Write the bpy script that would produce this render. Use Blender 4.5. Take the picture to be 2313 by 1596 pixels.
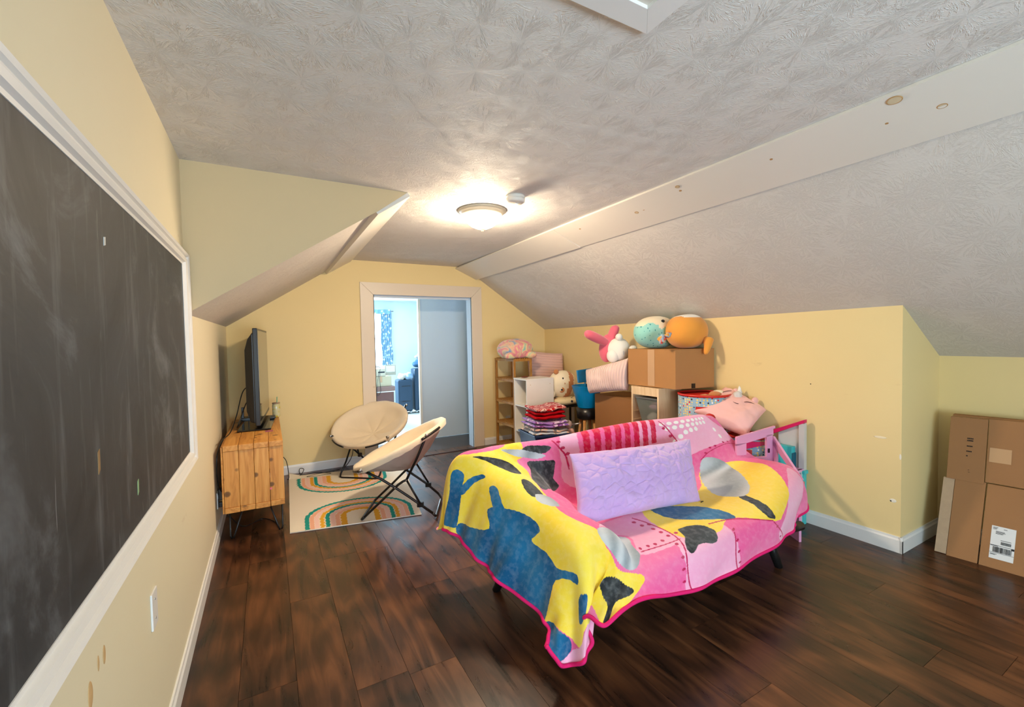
import bpy, bmesh, math, random
import numpy as np
from mathutils import Vector, Matrix, noise
for o in list(bpy.data.objects): bpy.data.objects.remove(o)
SC = bpy.context.scene; COL = SC.collection
R = math.radians; PI = math.pi
random.seed(7)

# ------------------------------------------------------------------ camera, light, exposure
cd = bpy.data.cameras.new('camera'); cam = bpy.data.objects.new('camera', cd); COL.objects.link(cam)
cd.sensor_width = 36.0; cd.lens = 990.9/2313*36.0; cd.clip_start = 0.02; cd.clip_end = 100
def cam_axes(p, r, y):
    p, r, y = R(p), R(r), R(y)
    f = Vector((math.sin(y)*math.cos(p), math.cos(y)*math.cos(p), math.sin(p)))
    rt = Vector((math.cos(y), -math.sin(y), 0)); up = rt.cross(f)
    return rt*math.cos(r)+up*math.sin(r), -rt*math.sin(r)+up*math.cos(r), f
_r, _u, _f = cam_axes(-1.9076, -1.1108, 29.1561)
M = Matrix((( _r.x, _u.x, -_f.x, 0), (_r.y, _u.y, -_f.y, 0), (_r.z, _u.z, -_f.z, 1.4), (0, 0, 0, 1)))
cam.matrix_world = M; SC.camera = cam

W = bpy.data.worlds.new('world'); SC.world = W; W.use_nodes = True
bg = W.node_tree.nodes['Background']; bg.inputs[0].default_value = (0.55, 0.75, 1.0, 1); bg.inputs[1].default_value = 1.2

def area(name, loc, target, sx, sy, power, col):
    l = bpy.data.lights.new(name, 'AREA'); l.shape = 'RECTANGLE'; l.size = sx; l.size_y = sy
    l.energy = power; l.color = col
    o = bpy.data.objects.new(name, l); COL.objects.link(o); o.location = loc
    d = Vector(target)-Vector(loc); o.rotation_euler = d.to_track_quat('-Z', 'Y').to_euler(); return o
LAMP = (1.385, 2.885)
area('window_daylight_behind_camera', (.6, -2.3, 1.1), (.6, 1.3, 2.05), 1.9, 1.2, 135, (0.60, 0.81, 1.0))
area('far_room_window_daylight', (1.3, 8.7, 1.45), (1.6, 6.5, 1.0), 1.1, 1.1, 185, (0.66, 0.86, 1.0))
vs = SC.view_settings
SC.display_settings.display_device = 'sRGB'
vs.view_transform = 'Standard'; vs.look = 'None'; vs.gamma = 1.0; vs.exposure = 0.33
try: vs.use_curve_mapping = False
except Exception: pass

# ------------------------------------------------------------------ materials
def lin(c):
    return tuple((x/12.92 if x <= 0.04045 else ((x+0.055)/1.055)**2.4) for x in [k/255 for k in c])
class NT:
    def __init__(s, name, rough=0.6, spec=0.4):
        s.m = bpy.data.materials.new(name); s.m.use_nodes = True; s.t = s.m.node_tree
        s.b = s.t.nodes['Principled BSDF']; s.b.inputs['Roughness'].default_value = rough
        s.b.inputs['Specular IOR Level'].default_value = spec
    def n(s, kind, **kw):
        x = s.t.nodes.new(kind)
        for k, v in kw.items(): setattr(x, k, v)
        return x
    def l(s, a, b): s.t.links.new(a, b)
    def coord(s, which='Object', scale=(1, 1, 1), rnd=False):
        tc = s.n('ShaderNodeTexCoord'); mp = s.n('ShaderNodeMapping'); mp.inputs['Scale'].default_value = scale
        s.l(tc.outputs[which], mp.inputs['Vector'])
        if rnd:
            oi = s.n('ShaderNodeObjectInfo'); cb = s.n('ShaderNodeCombineXYZ')
            mu = s.math('MULTIPLY', oi.outputs['Random'], 37.0)
            s.l(mu, cb.inputs[0]); s.l(mu, cb.inputs[1]); s.l(mu, cb.inputs[2]); s.l(cb.outputs[0], mp.inputs['Location'])
        return mp.outputs[0]
    def noise(s, v, scale, detail=3, rough=.55, dist=0):
        x = s.n('ShaderNodeTexNoise'); s.l(v, x.inputs['Vector']); x.inputs['Scale'].default_value = scale
        x.inputs['Detail'].default_value = detail; x.inputs['Roughness'].default_value = rough; x.inputs['Distortion'].default_value = dist
        return x.outputs[0]
    def math(s, op, a, b=None, clamp=False):
        x = s.n('ShaderNodeMath', operation=op); x.use_clamp = clamp
        for i, v in enumerate((a, b)):
            if v is None: continue
            if isinstance(v, (int, float)): x.inputs[i].default_value = v
            else: s.l(v, x.inputs[i])
        return x.outputs[0]
    def ramp(s, f, stops, interp='LINEAR'):
        x = s.n('ShaderNodeValToRGB'); x.color_ramp.interpolation = interp; e = x.color_ramp.elements
        while len(e) < len(stops): e.new(0.5)
        for i, (p, c) in enumerate(stops):
            e[i].position = p; e[i].color = (*c, 1) if len(c) == 3 else c
        s.l(f, x.inputs[0]); return x.outputs[0]
    def mix(s, f, a, b):
        x = s.n('ShaderNodeMix', data_type='RGBA')
        for v, i in ((f, 0), (a, 6), (b, 7)):
            if isinstance(v, (int, float)): x.inputs[i].default_value = v
            elif isinstance(v, tuple): x.inputs[i].default_value = (*v, 1)
            else: s.l(v, x.inputs[i])
        return x.outputs[2]
    def color(s, c):
        if isinstance(c, tuple): s.b.inputs['Base Color'].default_value = (*c, 1)
        else: s.l(c, s.b.inputs['Base Color'])
    def bump(s, h, strength=.3, dist=.01):
        x = s.n('ShaderNodeBump'); x.inputs['Strength'].default_value = strength; x.inputs['Distance'].default_value = dist
        s.l(h, x.inputs['Height']); s.l(x.outputs[0], s.b.inputs['Normal'])
def plain(name, c, rough=.6, spec=.4, var=.08, scale=6, bump=0, bscale=60, metal=0, sheen=0, alpha=1, trans=0):
    t = NT(name, rough, spec); c = lin(c); v = t.coord()
    n = t.noise(v, scale, 4)
    a = tuple(min(1, k*(1+var)) for k in c); b = tuple(k*(1-var) for k in c)
    t.color(t.mix(n, b, a)); t.b.inputs['Metallic'].default_value = metal
    if bump: t.bump(t.noise(v, bscale, 3), bump, .004)
    if sheen: t.b.inputs['Sheen Weight'].default_value = sheen; t.b.inputs['Sheen Roughness'].default_value = .5
    if alpha < 1: t.b.inputs['Alpha'].default_value = alpha
    if trans: t.b.inputs['Transmission Weight'].default_value = trans
    return t.m
def emis(name, c, s):
    t = NT(name); t.color((.9, .9, .9)); t.b.inputs['Emission Color'].default_value = (*c, 1); t.b.inputs['Emission Strength'].default_value = s
    return t.m

def wall_mat(name, c, stain=True):
    t = NT(name, .62, .3); v = t.coord(); c = lin(c)
    big = t.noise(v, 1.3, 3); col = t.mix(big, tuple(k*.965 for k in c), tuple(min(1, k*1.03) for k in c))
    if stain:
        v2 = t.coord(scale=(1.2, 1.2, 4.5)); sp = t.noise(v2, 2.6, 6, .7)
        m = t.ramp(sp, [(.66, (0, 0, 0)), (.74, (1, 1, 1))]); m2 = t.math('MULTIPLY', m, .22)
        col = t.mix(m2, col, lin((176, 140, 96)))
    t.color(col); t.bump(t.noise(v, 120, 2), .12, .002); return t.m
def stomp_mat(name, c, strength=.50, scale=4.4):
    """crow's-foot stomped drywall mud: rays around scattered centres"""
    t = NT(name, .7, .3); c = lin(c)
    tc = t.n('ShaderNodeTexCoord'); wn = t.n('ShaderNodeTexNoise'); wn.inputs['Scale'].default_value = 2.0
    t.l(tc.outputs['Object'], wn.inputs['Vector'])
    hs = []
    for k, (sc, off) in enumerate(((scale, 0.0), (scale*1.25, 5.3))):
        mp = t.n('ShaderNodeMapping'); mp.inputs['Location'].default_value = (off, off*.7, 0); mp.inputs['Scale'].default_value = (sc, sc, 0)
        t.l(tc.outputs['Object'], mp.inputs['Vector'])
        vo = t.n('ShaderNodeTexVoronoi', voronoi_dimensions='2D'); vo.inputs['Scale'].default_value = 1.0; t.l(mp.outputs[0], vo.inputs['Vector'])
        sub = t.n('ShaderNodeVectorMath', operation='SUBTRACT'); t.l(mp.outputs[0], sub.inputs[0]); t.l(vo.outputs['Position'], sub.inputs[1])
        sep = t.n('ShaderNodeSeparateXYZ'); t.l(sub.outputs[0], sep.inputs[0])
        ang = t.math('ARCTAN2', sep.outputs[1], sep.outputs[0])
        csep = t.n('ShaderNodeSeparateXYZ'); t.l(vo.outputs['Color'], csep.inputs[0])
        cell = t.math('MULTIPLY', csep.outputs[0], 40.0)
        cb = t.n('ShaderNodeCombineXYZ')
        t.l(t.math('MULTIPLY', t.math('SINE', ang), 2.6), cb.inputs[0]); t.l(t.math('MULTIPLY', t.math('COSINE', ang), 2.6), cb.inputs[1])
        t.l(t.math('ADD', cell, t.math('MULTIPLY', vo.outputs['Distance'], .9)), cb.inputs[2])
        rn = t.noise(cb.outputs[0], 2.2, 3, .65)
        ray = t.ramp(rn, [(.50, (0, 0, 0)), (.545, (1, 1, 1)), (.60, (.15, .15, .15)), (.66, (.9, .9, .9)), (.70, (0, 0, 0))])
        fall = t.ramp(vo.outputs['Distance'], [(0.03, (.2, .2, .2)), (.12, (1, 1, 1)), (.45, (.8, .8, .8)), (.62, (0, 0, 0))])
        hs.append(t.math('MULTIPLY', ray, fall))
    h = t.math('MAXIMUM', hs[0], hs[1])
    fine = t.noise(tc.outputs['Object'], 90, 3); h = t.math('ADD', h, t.math('MULTIPLY', fine, .35))
    big = t.noise(tc.outputs['Object'], 1.1, 3)
    t.color(t.mix(big, tuple(k*.95 for k in c), tuple(min(1, k*1.03) for k in c)))
    t.bump(h, strength, .010); return t.m
M_yellow = wall_mat('yellow_wall_paint', (234, 210, 153))
M_pcream = wall_mat('pale_cream_left_wall', (230, 220, 190))  # left wall colour, paler than the yellow walls
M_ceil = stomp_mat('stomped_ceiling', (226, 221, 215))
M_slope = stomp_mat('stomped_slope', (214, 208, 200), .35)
M_trim = plain('white_trim_paint', (232, 230, 226), .35, .5, .03)
def knot_board_mat(name, c, knot, s=1.0, knots=.055):
    t = NT(name, .38, .45); c = lin(c); v = t.coord(rnd=False)
    vo = t.n('ShaderNodeTexVoronoi'); vo.inputs['Scale'].default_value = 2.6*s; t.l(v, vo.inputs['Vector'])
    ring = t.ramp(vo.outputs['Distance'], [(0, (0.25,)*3), (knots*.6, (.2,)*3), (knots*.8, (1, 1, 1)), (knots*1.05, (0, 0, 0))])
    t.color(t.mix(t.math('MULTIPLY', ring, .8), t.mix(t.noise(v, 3, 4), tuple(k*.96 for k in c), c), lin(knot)))
    return t.m
M_beam = knot_board_mat('painted_pine_board', (226, 220, 210), (178, 140, 92))
M_casing = knot_board_mat('dirty_door_casing', (224, 208, 186), (190, 160, 122), 1.6, .05)
def wood(name, c1, c2, c3, scale=(14, 1.2, 14), rough=.45, knots=True, rnd=True, spec=.4):
    t = NT(name, rough, spec); v = t.coord(scale=scale, rnd=rnd)
    g = t.noise(v, 1.6, 8, .62, .8)
    col = t.ramp(g, [(.32, lin(c1)), (.5, lin(c2)), (.68, lin(c3))])
    if knots:
        v2 = t.coord(scale=(1, 1, 1), rnd=rnd); vo = t.n('ShaderNodeTexVoronoi'); vo.inputs['Scale'].default_value = 8.5; t.l(v2, vo.inputs['Vector'])
        k = t.ramp(vo.outputs['Distance'], [(0, (1, 1, 1)), (.15, (.85,)*3), (.21, (0, 0, 0))])
        col = t.mix(k, col, lin(tuple(x*.55 for x in c1)))
    t.color(col); t.bump(g, .08, .003); return t.m
def floor_mat():
    t = NT('dark_walnut_laminate', .30, .5)
    oi = t.n('ShaderNodeObjectInfo')
    v = t.coord(scale=(9, 1.1, 1), rnd=True); g = t.noise(v, 1.25, 8, .6, 1.4)
    v2 = t.coord(scale=(2.3, .55, 1), rnd=True); w = t.n('ShaderNodeTexWave', wave_type='RINGS'); w.inputs['Scale'].default_value = 2.2
    w.inputs['Distortion'].default_value = 7; w.inputs['Detail'].default_value = 3; w.inputs['Detail Scale'].default_value = 1.1; t.l(v2, w.inputs['Vector'])
    f = t.math('ADD', t.math('MULTIPLY', g, .85), t.math('MULTIPLY', w.outputs['Fac'], .15))
    f = t.math('ADD', f, t.math('MULTIPLY', t.math('SUBTRACT', oi.outputs['Random'], .5), .16))
    t.color(t.ramp(f, [(.28, lin((34, 22, 16))), (.46, lin((66, 39, 25))), (.60, lin((92, 55, 33))), (.80, lin((122, 76, 46)))]))
    rr = t.ramp(g, [(.3, (.25,)*3), (.7, (.36,)*3)]); t.l(rr, t.b.inputs['Roughness'])
    t.bump(g, .06, .002); return t.m
M_floor = floor_mat()
M_pine = wood('honey_pine', (176, 112, 46), (206, 142, 66), (222, 164, 88), (16, 16, 1.3))
M_pine_top = wood('honey_pine_top', (176, 112, 46), (206, 142, 66), (222, 164, 88), (16, 1.3, 16))
M_bamboo = wood('bamboo_wood', (140, 92, 34), (164, 112, 48), (184, 134, 66), (10, 10, 3), knots=False)
M_birch = wood('pale_pine', (214, 180, 134), (228, 198, 156), (238, 212, 174), (18, 18, 1.4), knots=False)
M_card = plain('cardboard', (176, 128, 80), .8, .15, .07, 3, .15, 90)
M_card2 = plain('cardboard_dark', (150, 106, 66), .8, .15, .07, 3, .15, 90)
M_card3 = plain('cardboard_printed_shaded', (160, 116, 78), .8, .15, .07, 3, .15, 90)  # flattened carton, brown darkened to carry its shade
M_tape = plain('packing_tape', (196, 156, 116), .25, .5, .04)
M_black = plain('black_metal', (26, 25, 25), .35, .5, .05)
M_blackp = plain('black_plastic', (20, 20, 21), .32, .5, .05)
M_chrome = plain('steel', (190, 190, 190), .25, .5, .03, metal=.9)
M_canvas = plain('cream_plush_fabric', (232, 214, 186), .9, .1, .04, 9, .3, 220, sheen=.4)
M_canvas2 = plain('grey_beige_canvas', (206, 196, 182), .9, .1, .05, 9, .3, 220)
M_white = plain('white_laminate', (232, 226, 216), .4, .4, .03)
M_blue = plain('blue_translucent_plastic', (0, 132, 196), .22, .5, .08, alpha=.92)
M_navy = plain('navy_plastic', (24, 46, 84), .35, .5, .1)
M_red = plain('red_plastic', (200, 34, 24), .4, .5, .06)
M_pinkp = plain('pink_plastic', (226, 158, 196), .4, .5, .04)
M_pinkc = plain('crimson_plastic', (206, 22, 92), .4, .5, .04)
M_teal = plain('teal_plastic', (66, 188, 190), .4, .5, .05)
M_clear = plain('frosted_white_plastic', (214, 212, 210), .35, .5, .04, alpha=.8)

# ------------------------------------------------------------------ geometry helpers
def prop(o, label=None, cat=None, group=None, kind=None):
    if label: o['label'] = label
    if cat: o['category'] = cat
    if group: o['group'] = group
    if kind: o['kind'] = kind
    return o
def thing(name, label, cat, loc=(0, 0, 0), rz=0, group=None):
    o = bpy.data.objects.new(name, None); COL.objects.link(o); o.location = loc; o.rotation_euler = (0, 0, rz)
    o.empty_display_size = .1
    o['_m'] = 1; del o['_m']
    return prop(o, label, cat, group)
def wmat(p):
    m = Matrix.Identity(4)
    while p is not None:
        m = Matrix.Translation(p.location) @ p.rotation_euler.to_matrix().to_4x4() @ m; p = p.parent
    return m
def mesh(name, V, F, mat, parent=None, smooth=False, local=False, fix=True, uv=None, mats=None, fm=None):
    me = bpy.data.meshes.new(name)
    V = [Vector(v) for v in V]
    if parent is not None and not local:
        mi = wmat(parent).inverted(); V = [mi @ v for v in V]
    me.from_pydata(V, [], F)
    if uv is not None:
        ul = me.uv_layers.new(name='UVMap'); 
        for lp in me.loops: ul.data[lp.index].uv = uv[lp.vertex_index]
    if fix:
        bm = bmesh.new(); bm.from_mesh(me); bmesh.ops.recalc_face_normals(bm, faces=bm.faces); bm.to_mesh(me); bm.free()
    for mm in (mats or [mat]): me.materials.append(mm)
    if fm is not None: me.polygons.foreach_set('material_index', fm)
    if smooth: me.polygons.foreach_set('use_smooth', [True]*len(me.polygons))
    me.update()
    o = bpy.data.objects.new(name, me); COL.objects.link(o)
    if parent is not None: o.parent = parent
    return o
class G:
    """collects several closed pieces into one mesh"""
    def __init__(s): s.V = []; s.F = []
    def add(s, V, F):
        k = len(s.V); s.V += [tuple(v) for v in V]; s.F += [tuple(i+k for i in f) for f in F]; return s
    def box(s, x0, x1, y0, y1, z0, z1):
        V = [(x, y, z) for z in (z0, z1) for y in (y0, y1) for x in (x0, x1)]
        return s.add(V, [(0, 2, 3, 1), (4, 5, 7, 6), (0, 1, 5, 4), (2, 6, 7, 3), (0, 4, 6, 2), (1, 3, 7, 5)])
    def bar(s, a, b, w, h, up=(0, 0, 1)):
        a, b, up = Vector(a), Vector(b), Vector(up); d = (b-a).normalized(); u = d.cross(up).normalized(); v = u.cross(d)
        V = [p+u*i*w/2+v*j*h/2 for p in (a, b) for i, j in ((-1, -1), (1, -1), (1, 1), (-1, 1))]
        return s.add(V, [(0, 1, 2, 3), (7, 6, 5, 4)]+[(i, 4+i, 4+(i+1) % 4, (i+1) % 4) for i in range(4)])
    def prism(s, pts, off):
        n = len(pts); off = Vector(off); V = [Vector(p) for p in pts]+[Vector(p)+off for p in pts]
        return s.add(V, [tuple(range(n))[::-1], tuple(range(n, 2*n))]+[(i, (i+1) % n, n+(i+1) % n, n+i) for i in range(n)])
    def tube(s, pts, r, seg=8, closed=False):
        P = [Vector(p) for p in pts]; n = len(P); V = []; rs = r if isinstance(r, (list, tuple)) else [r]*n
        ref = None
        for i, p in enumerate(P):
            if closed: d = P[(i+1) % n]-P[i-1]
            else: d = P[min(i+1, n-1)]-P[max(i-1, 0)]
            d.normalize()
            if ref is None:
                ref = Vector((0, 0, 1)) if abs(d.z) < .9 else Vector((1, 0, 0))
            u = (ref-d*ref.dot(d)).normalized(); ref = u; w = d.cross(u)
            V += [p+(u*math.cos(a)+w*math.sin(a))*rs[i] for a in [2*PI*k/seg for k in range(seg)]]
        F = []
        for i in range(n if closed else n-1):
            j = (i+1) % n
            F += [(i*seg+k, i*seg+(k+1) % seg, j*seg+(k+1) % seg, j*seg+k) for k in range(seg)]
        if not closed: F += [tuple(range(seg))[::-1], tuple((n-1)*seg+k for k in range(seg))]
        return s.add(V, F)
    def lathe(s, prof, c=(0, 0, 0), seg=32, ax='z'):
        V = []; n = len(prof)
        for r, z in prof:
            for k in range(seg):
                a = 2*PI*k/seg; V.append(Vector(c)+Vector((r*math.cos(a), r*math.sin(a), z)))
        F = [(i*seg+k, i*seg+(k+1) % seg, (i+1)*seg+(k+1) % seg, (i+1)*seg+k) for i in range(n-1) for k in range(seg)]
        if prof[0][0] > 1e-6: F.append(tuple(range(seg))[::-1])
        if prof[-1][0] > 1e-6: F.append(tuple((n-1)*seg+k for k in range(seg)))
        return s.add(V, F)
    def ball(s, c, r, seg=24, rings=14, rot=None, shape=None, bot=None, n=0, ns=3, e=1.0):
        rx, ry, rz = r if isinstance(r, (list, tuple)) else (r, r, r); V = []; c = Vector(c)
        rm = Matrix.Rotation(rot[1], 3, rot[0]) if rot else Matrix.Identity(3)
        for i in range(rings+1):
            th = PI*i/rings
            for k in range(seg):
                ph = 2*PI*k/seg
                sg = lambda t: math.copysign(abs(t)**e, t)
                p = Vector((rx*sg(math.sin(th))*sg(math.cos(ph)), ry*sg(math.sin(th))*sg(math.sin(ph)), rz*sg(math.cos(th))))
                if n: p *= 1+n*noise.noise(Vector((p.x*ns*3+c.x*5, p.y*ns*3+c.y*5, p.z*ns*3)))
                if shape: p = Vector(shape(p))
                p = c+rm @ p
                if bot is not None and p.z < bot: p.z = bot+(p.z-bot)*.05
                V.append(p)
        F = [(i*seg+k, i*seg+(k+1) % seg, (i+1)*seg+(k+1) % seg, (i+1)*seg+k) for i in range(rings) for k in range(seg)]
        return s.add(V, F)
    def build(s, name, mat, parent=None, smooth=False, local=False, bevel=0, **kw):
        o = mesh(name, s.V, s.F, mat, parent, smooth, local, **kw)
        if smooth or bevel:
            bm = bmesh.new(); bm.from_mesh(o.data); bmesh.ops.remove_doubles(bm, verts=bm.verts, dist=1e-5)
            if bevel: bmesh.ops.bevel(bm, geom=list(bm.edges), offset=bevel, segments=2, affect='EDGES', profile=.6)
            bmesh.ops.recalc_face_normals(bm, faces=bm.faces)
            bm.to_mesh(o.data); bm.free()
            if smooth: o.data.polygons.foreach_set('use_smooth', [True]*len(o.data.polygons))
        return o
def box(name, x0, x1, y0, y1, z0, z1, mat, parent=None, bevel=0, local=False):
    return G().box(x0, x1, y0, y1, z0, z1).build(name, mat, parent, False, local, bevel)
def poly(name, faces, mat, parent=None, kind=None):
    V = []; F = []
    for f in faces:
        F.append(tuple(range(len(V), len(V)+len(f)))); V += f
    o = mesh(name, V, F, mat, parent, fix=False)
    if kind: o['kind'] = kind
    return o
def S(o): o['kind'] = 'structure'; return o
def curve_pts(P, n=8):
    """Catmull-Rom through P"""
    P = [Vector(p) for p in P]; out = []
    for i in range(len(P)-1):
        p0, p1, p2, p3 = P[max(i-1, 0)], P[i], P[i+1], P[min(i+2, len(P)-1)]
        for k in range(n):
            t = k/n
            out.append(.5*((2*p1)+(p2-p0)*t+(2*p0-5*p1+4*p2-p3)*t*t+(3*p1-p0-3*p2+p3)*t**3))
    out.append(P[-1]); return out
def pillow4(name, BL, BR, TR, TL, th, mat, parent=None, n=36, wr=.012, e=.5, pinch=.04, ns=6, side=1, seed=0, rel=None):
    BL, BR, TR, TL = map(Vector, (BL, BR, TR, TL)); N = (BR-BL).cross(TL-BL).normalized()
    V = []; UV = []; F = []
    for sd in (1, -1):
        for j in range(n+1):
            for i in range(n+1):
                u, v = i/n, j/n
                pu = u+pinch*(2*u-1)*-(1-abs(2*v-1)**2)*abs(2*u-1)**2; pv = v+pinch*(2*v-1)*-(1-abs(2*u-1)**2)*abs(2*v-1)**2
                p = BL*(1-pu)*(1-pv)+BR*pu*(1-pv)+TR*pu*pv+TL*(1-pu)*pv
                h = (max(0, math.sin(PI*u))*max(0, math.sin(PI*v)))**e
                w = noise.noise(p*ns+Vector((seed, sd, 0)))*wr*2*(h**.4)+noise.noise(p*ns*3+Vector((seed, sd*3, 0)))*wr*.7*(h**.3)
                if rel: w += sd*rel(u, v)*min(1, h*1.6)
                V.append(p+N*sd*(th/2*h)+N*w*(1 if h > 0 else 0)); UV.append((u, v))
    m = (n+1)**2
    for j in range(n):
        for i in range(n):
            a = j*(n+1)+i; F.append((a, a+1, a+n+2, a+n+1)); F.append((m+a, m+a+n+1, m+a+n+2, m+a+1))
    o = mesh(name, V, F, mat, parent, True, uv=UV, fix=False)
    bm = bmesh.new(); bm.from_mesh(o.data); bmesh.ops.remove_doubles(bm, verts=bm.verts, dist=1e-4); bmesh.ops.recalc_face_normals(bm, faces=bm.faces)
    bm.to_mesh(o.data); bm.free(); o.data.polygons.foreach_set('use_smooth', [True]*len(o.data.polygons))
    return o

# ------------------------------------------------------------------ room shell
L, D, C = -.352, 5.231, 2.327
XT, YD, SL = .80, 2.7335, 1.557
XR, XH, ZH = 2.1425, 2.441, 2.215
K, ZK, D2, K2, ZK2 = 3.456, 1.562, 1.20, 4.036, 1.227
Y0 = -2.4
zkb = 1.525                                    # the slope sags a little towards the back wall
fl = S(box('floor', L-.1, K2+.1, Y0, D+.12, -.06, -.012, plain('subfloor', (30, 17, 11), .6), None))
# laminate planks, each a part of the floor
pw = .2075; x = L+.0; row = 0; rnd = random.Random(3)
while x < K2:
    x1 = min(x+pw, K2+.02); y = Y0 - rnd.random()*1.1
    first = {0: 2.985, 1: 2.0, 2: 2.62}.get(row)
    ys = []
    if first is not None:
        yy = first
        while yy > Y0: yy -= 1.22
        y = yy
    while y < D+.1:
        ya, yb = max(y, Y0), min(y+1.22, D+.12)
        if yb-ya > .05 and not (x > K+.02 and ya > D2+.1):
            o = G().box(x+.0007, x1-.0007, ya+.0007, yb-.0007, -.012, 0).build('plank', M_floor, fl)
        y += 1.22
    x = x1; row += 1

S(mesh('ceiling', [(L, Y0, C), (XR+.06, Y0, C), (XR+.06, D+.05, C), (XT, D+.05, C), (XT, YD, C), (L, YD, C)], [(0, 1, 2, 3, 4, 5)], M_ceil, fix=False))
S(box('sky_block_slab', L-.2, K2+.2, Y0-.1, D+.1, 2.48, 2.52, M_trim))  # unseen slab added above the ceiling to block sky light
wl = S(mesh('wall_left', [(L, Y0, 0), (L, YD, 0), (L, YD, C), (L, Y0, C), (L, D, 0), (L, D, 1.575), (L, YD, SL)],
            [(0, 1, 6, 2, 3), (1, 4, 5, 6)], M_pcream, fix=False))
S(mesh('wall_dormer', [(L, YD, SL), (.62, YD, 2.192), (XT, YD, C), (L, YD, C)], [(0, 1, 2, 3)], wall_mat('dormer_shaded_cream', (214, 190, 148)), fix=False))  # darker cream: the cheek's shade is put into its wall colour
ls = S(mesh('ceiling_left_slope', [(L, YD, SL), (L, D, 1.575), (.60, D, 2.185), (.62, YD, 2.21), (.84, D, C), (XT, YD, C)],
            [(0, 3, 2, 1), (3, 5, 4, 2)], M_slope, fix=False))
# proud board covering the joint of the left slope and the ceiling
a0 = Vector((.615, YD+.004, 2.170)); a1 = Vector((.60, D-.002, 2.150)); b0 = Vector((XT+.004, YD+.004, C-.004)); b1 = Vector((.845, D-.002, C-.004))
nrm = (a1-a0).cross(b0-a0).normalized()
if nrm.z > 0: nrm = -nrm
bd = G().prism([a0-nrm*.03, b0-nrm*.01, b1-nrm*.01, a1-nrm*.03], nrm*.03).build('trim_board_left', M_beam, None); S(bd)
# back wall with the door opening
dl, dr, dh = 1.10, 2.318, 1.945
bw = S(mesh('wall_back', [(L, D, 0), (dl, D, 0), (dl, D, dh), (dr, D, dh), (dr, D, 0), (K, D, 0), (K, D, zkb), (XH, D, 2.19), (XR-.02, D, 2.36), (.83, D, 2.36), (L, D, 1.575)],
            [(0, 1, 2, 10), (2, 3, 8, 9), (2, 9, 10), (4, 5, 6, 7, 8, 3)], M_yellow, fix=False))
# right side: slope, knee wall, return, lower knee wall
S(mesh('ceiling_right_slope', [(XH, Y0, ZH), (XH, D, 2.19), (K, D, zkb), (K, D2, ZK), (K2, D2, ZK2), (K2, Y0, ZK2), (K, Y0, ZK), (XR, Y0, C), (XR, D, C)],
       [(0, 1, 2, 3, 6), (6, 3, 4, 5), (7, 8, 1, 0)], M_slope, fix=False))
S(mesh('wall_right', [(K, D2, 0), (K, D, 0), (K, D, zkb), (K, D2, ZK)], [(0, 1, 2, 3)], M_yellow, fix=False))
S(mesh('wall_right_return', [(K, D2, 0), (K2, D2, 0), (K2, D2, ZK2), (K, D2, ZK)], [(0, 1, 2, 3)], M_yellow, fix=False))
S(mesh('wall_right_low', [(K2, Y0, 0), (K2, D2, 0), (K2, D2, ZK2), (K2, Y0, ZK2)], [(0, 1, 2, 3)], M_yellow, fix=False))
S(mesh('wall_front', [(L, Y0, 0), (K2, Y0, 0), (K2, Y0, ZK2), (K, Y0, ZK), (XH, Y0, ZH), (XR, Y0, C), (L, Y0, C)], [(0, 1, 2, 3, 4, 5, 6)], M_yellow, fix=False))
# long painted board under the right ceiling line, in two lengths
bu = Vector((XR, 0, C-.002)); bl_ = Vector((XH+.0, 0, ZH-.002)); nn = Vector((-(bu.z-bl_.z), 0, -(bl_.x-bu.x))).normalized()
beam = S(G().prism([bu+Vector((0, 3.08, 0)), bl_+Vector((0, 3.08, 0)), bl_+Vector((0, 3.08, 0))+nn*.022, bu+Vector((0, 3.08, 0))+nn*.014], (0, Y0-3.08, 0)).build('trim_beam_board', M_beam))
S(G().prism([bu+Vector((0, 3.083, 0)), bl_+Vector((0, 3.083, -.004)), bl_+Vector((-.008, 3.083, -.004))+nn*.024, bu+Vector((0, 3.083, 0))+nn*.014], (-.02, D-3.085, -.012)).build('trim_beam_board_end', M_beam))

# baseboards with an eased top
def baseboard(name, a, b, nx, ny, h=.10, t=.014):
    a, b = Vector((*a, 0)), Vector((*b, 0)); n = Vector((nx, ny, 0)); z = Vector((0, 0, 1))
    prof = [a, a+n*t, a+n*t+z*(h*.78), a+n*t*.62+z*h*.88, a+n*t*.5+z*h, a+z*h]
    return S(G().prism(prof, b-a).build(name, M_trim))
baseboard('baseboard_left', (L, Y0), (L, D), 1, 0, .095)
baseboard('baseboard_back', (L, D), (.94, D), 0, -1, .095)
baseboard('baseboard_back_right', (2.475, D), (K, D), 0, -1, .095)
baseboard('baseboard_right', (K, D2-.014), (K, D), -1, 0)
baseboard('baseboard_return', (K-.014, D2), (K2, D2), 0, -1)
baseboard('baseboard_right_low', (K2, Y0), (K2, D2), -1, 0)

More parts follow.
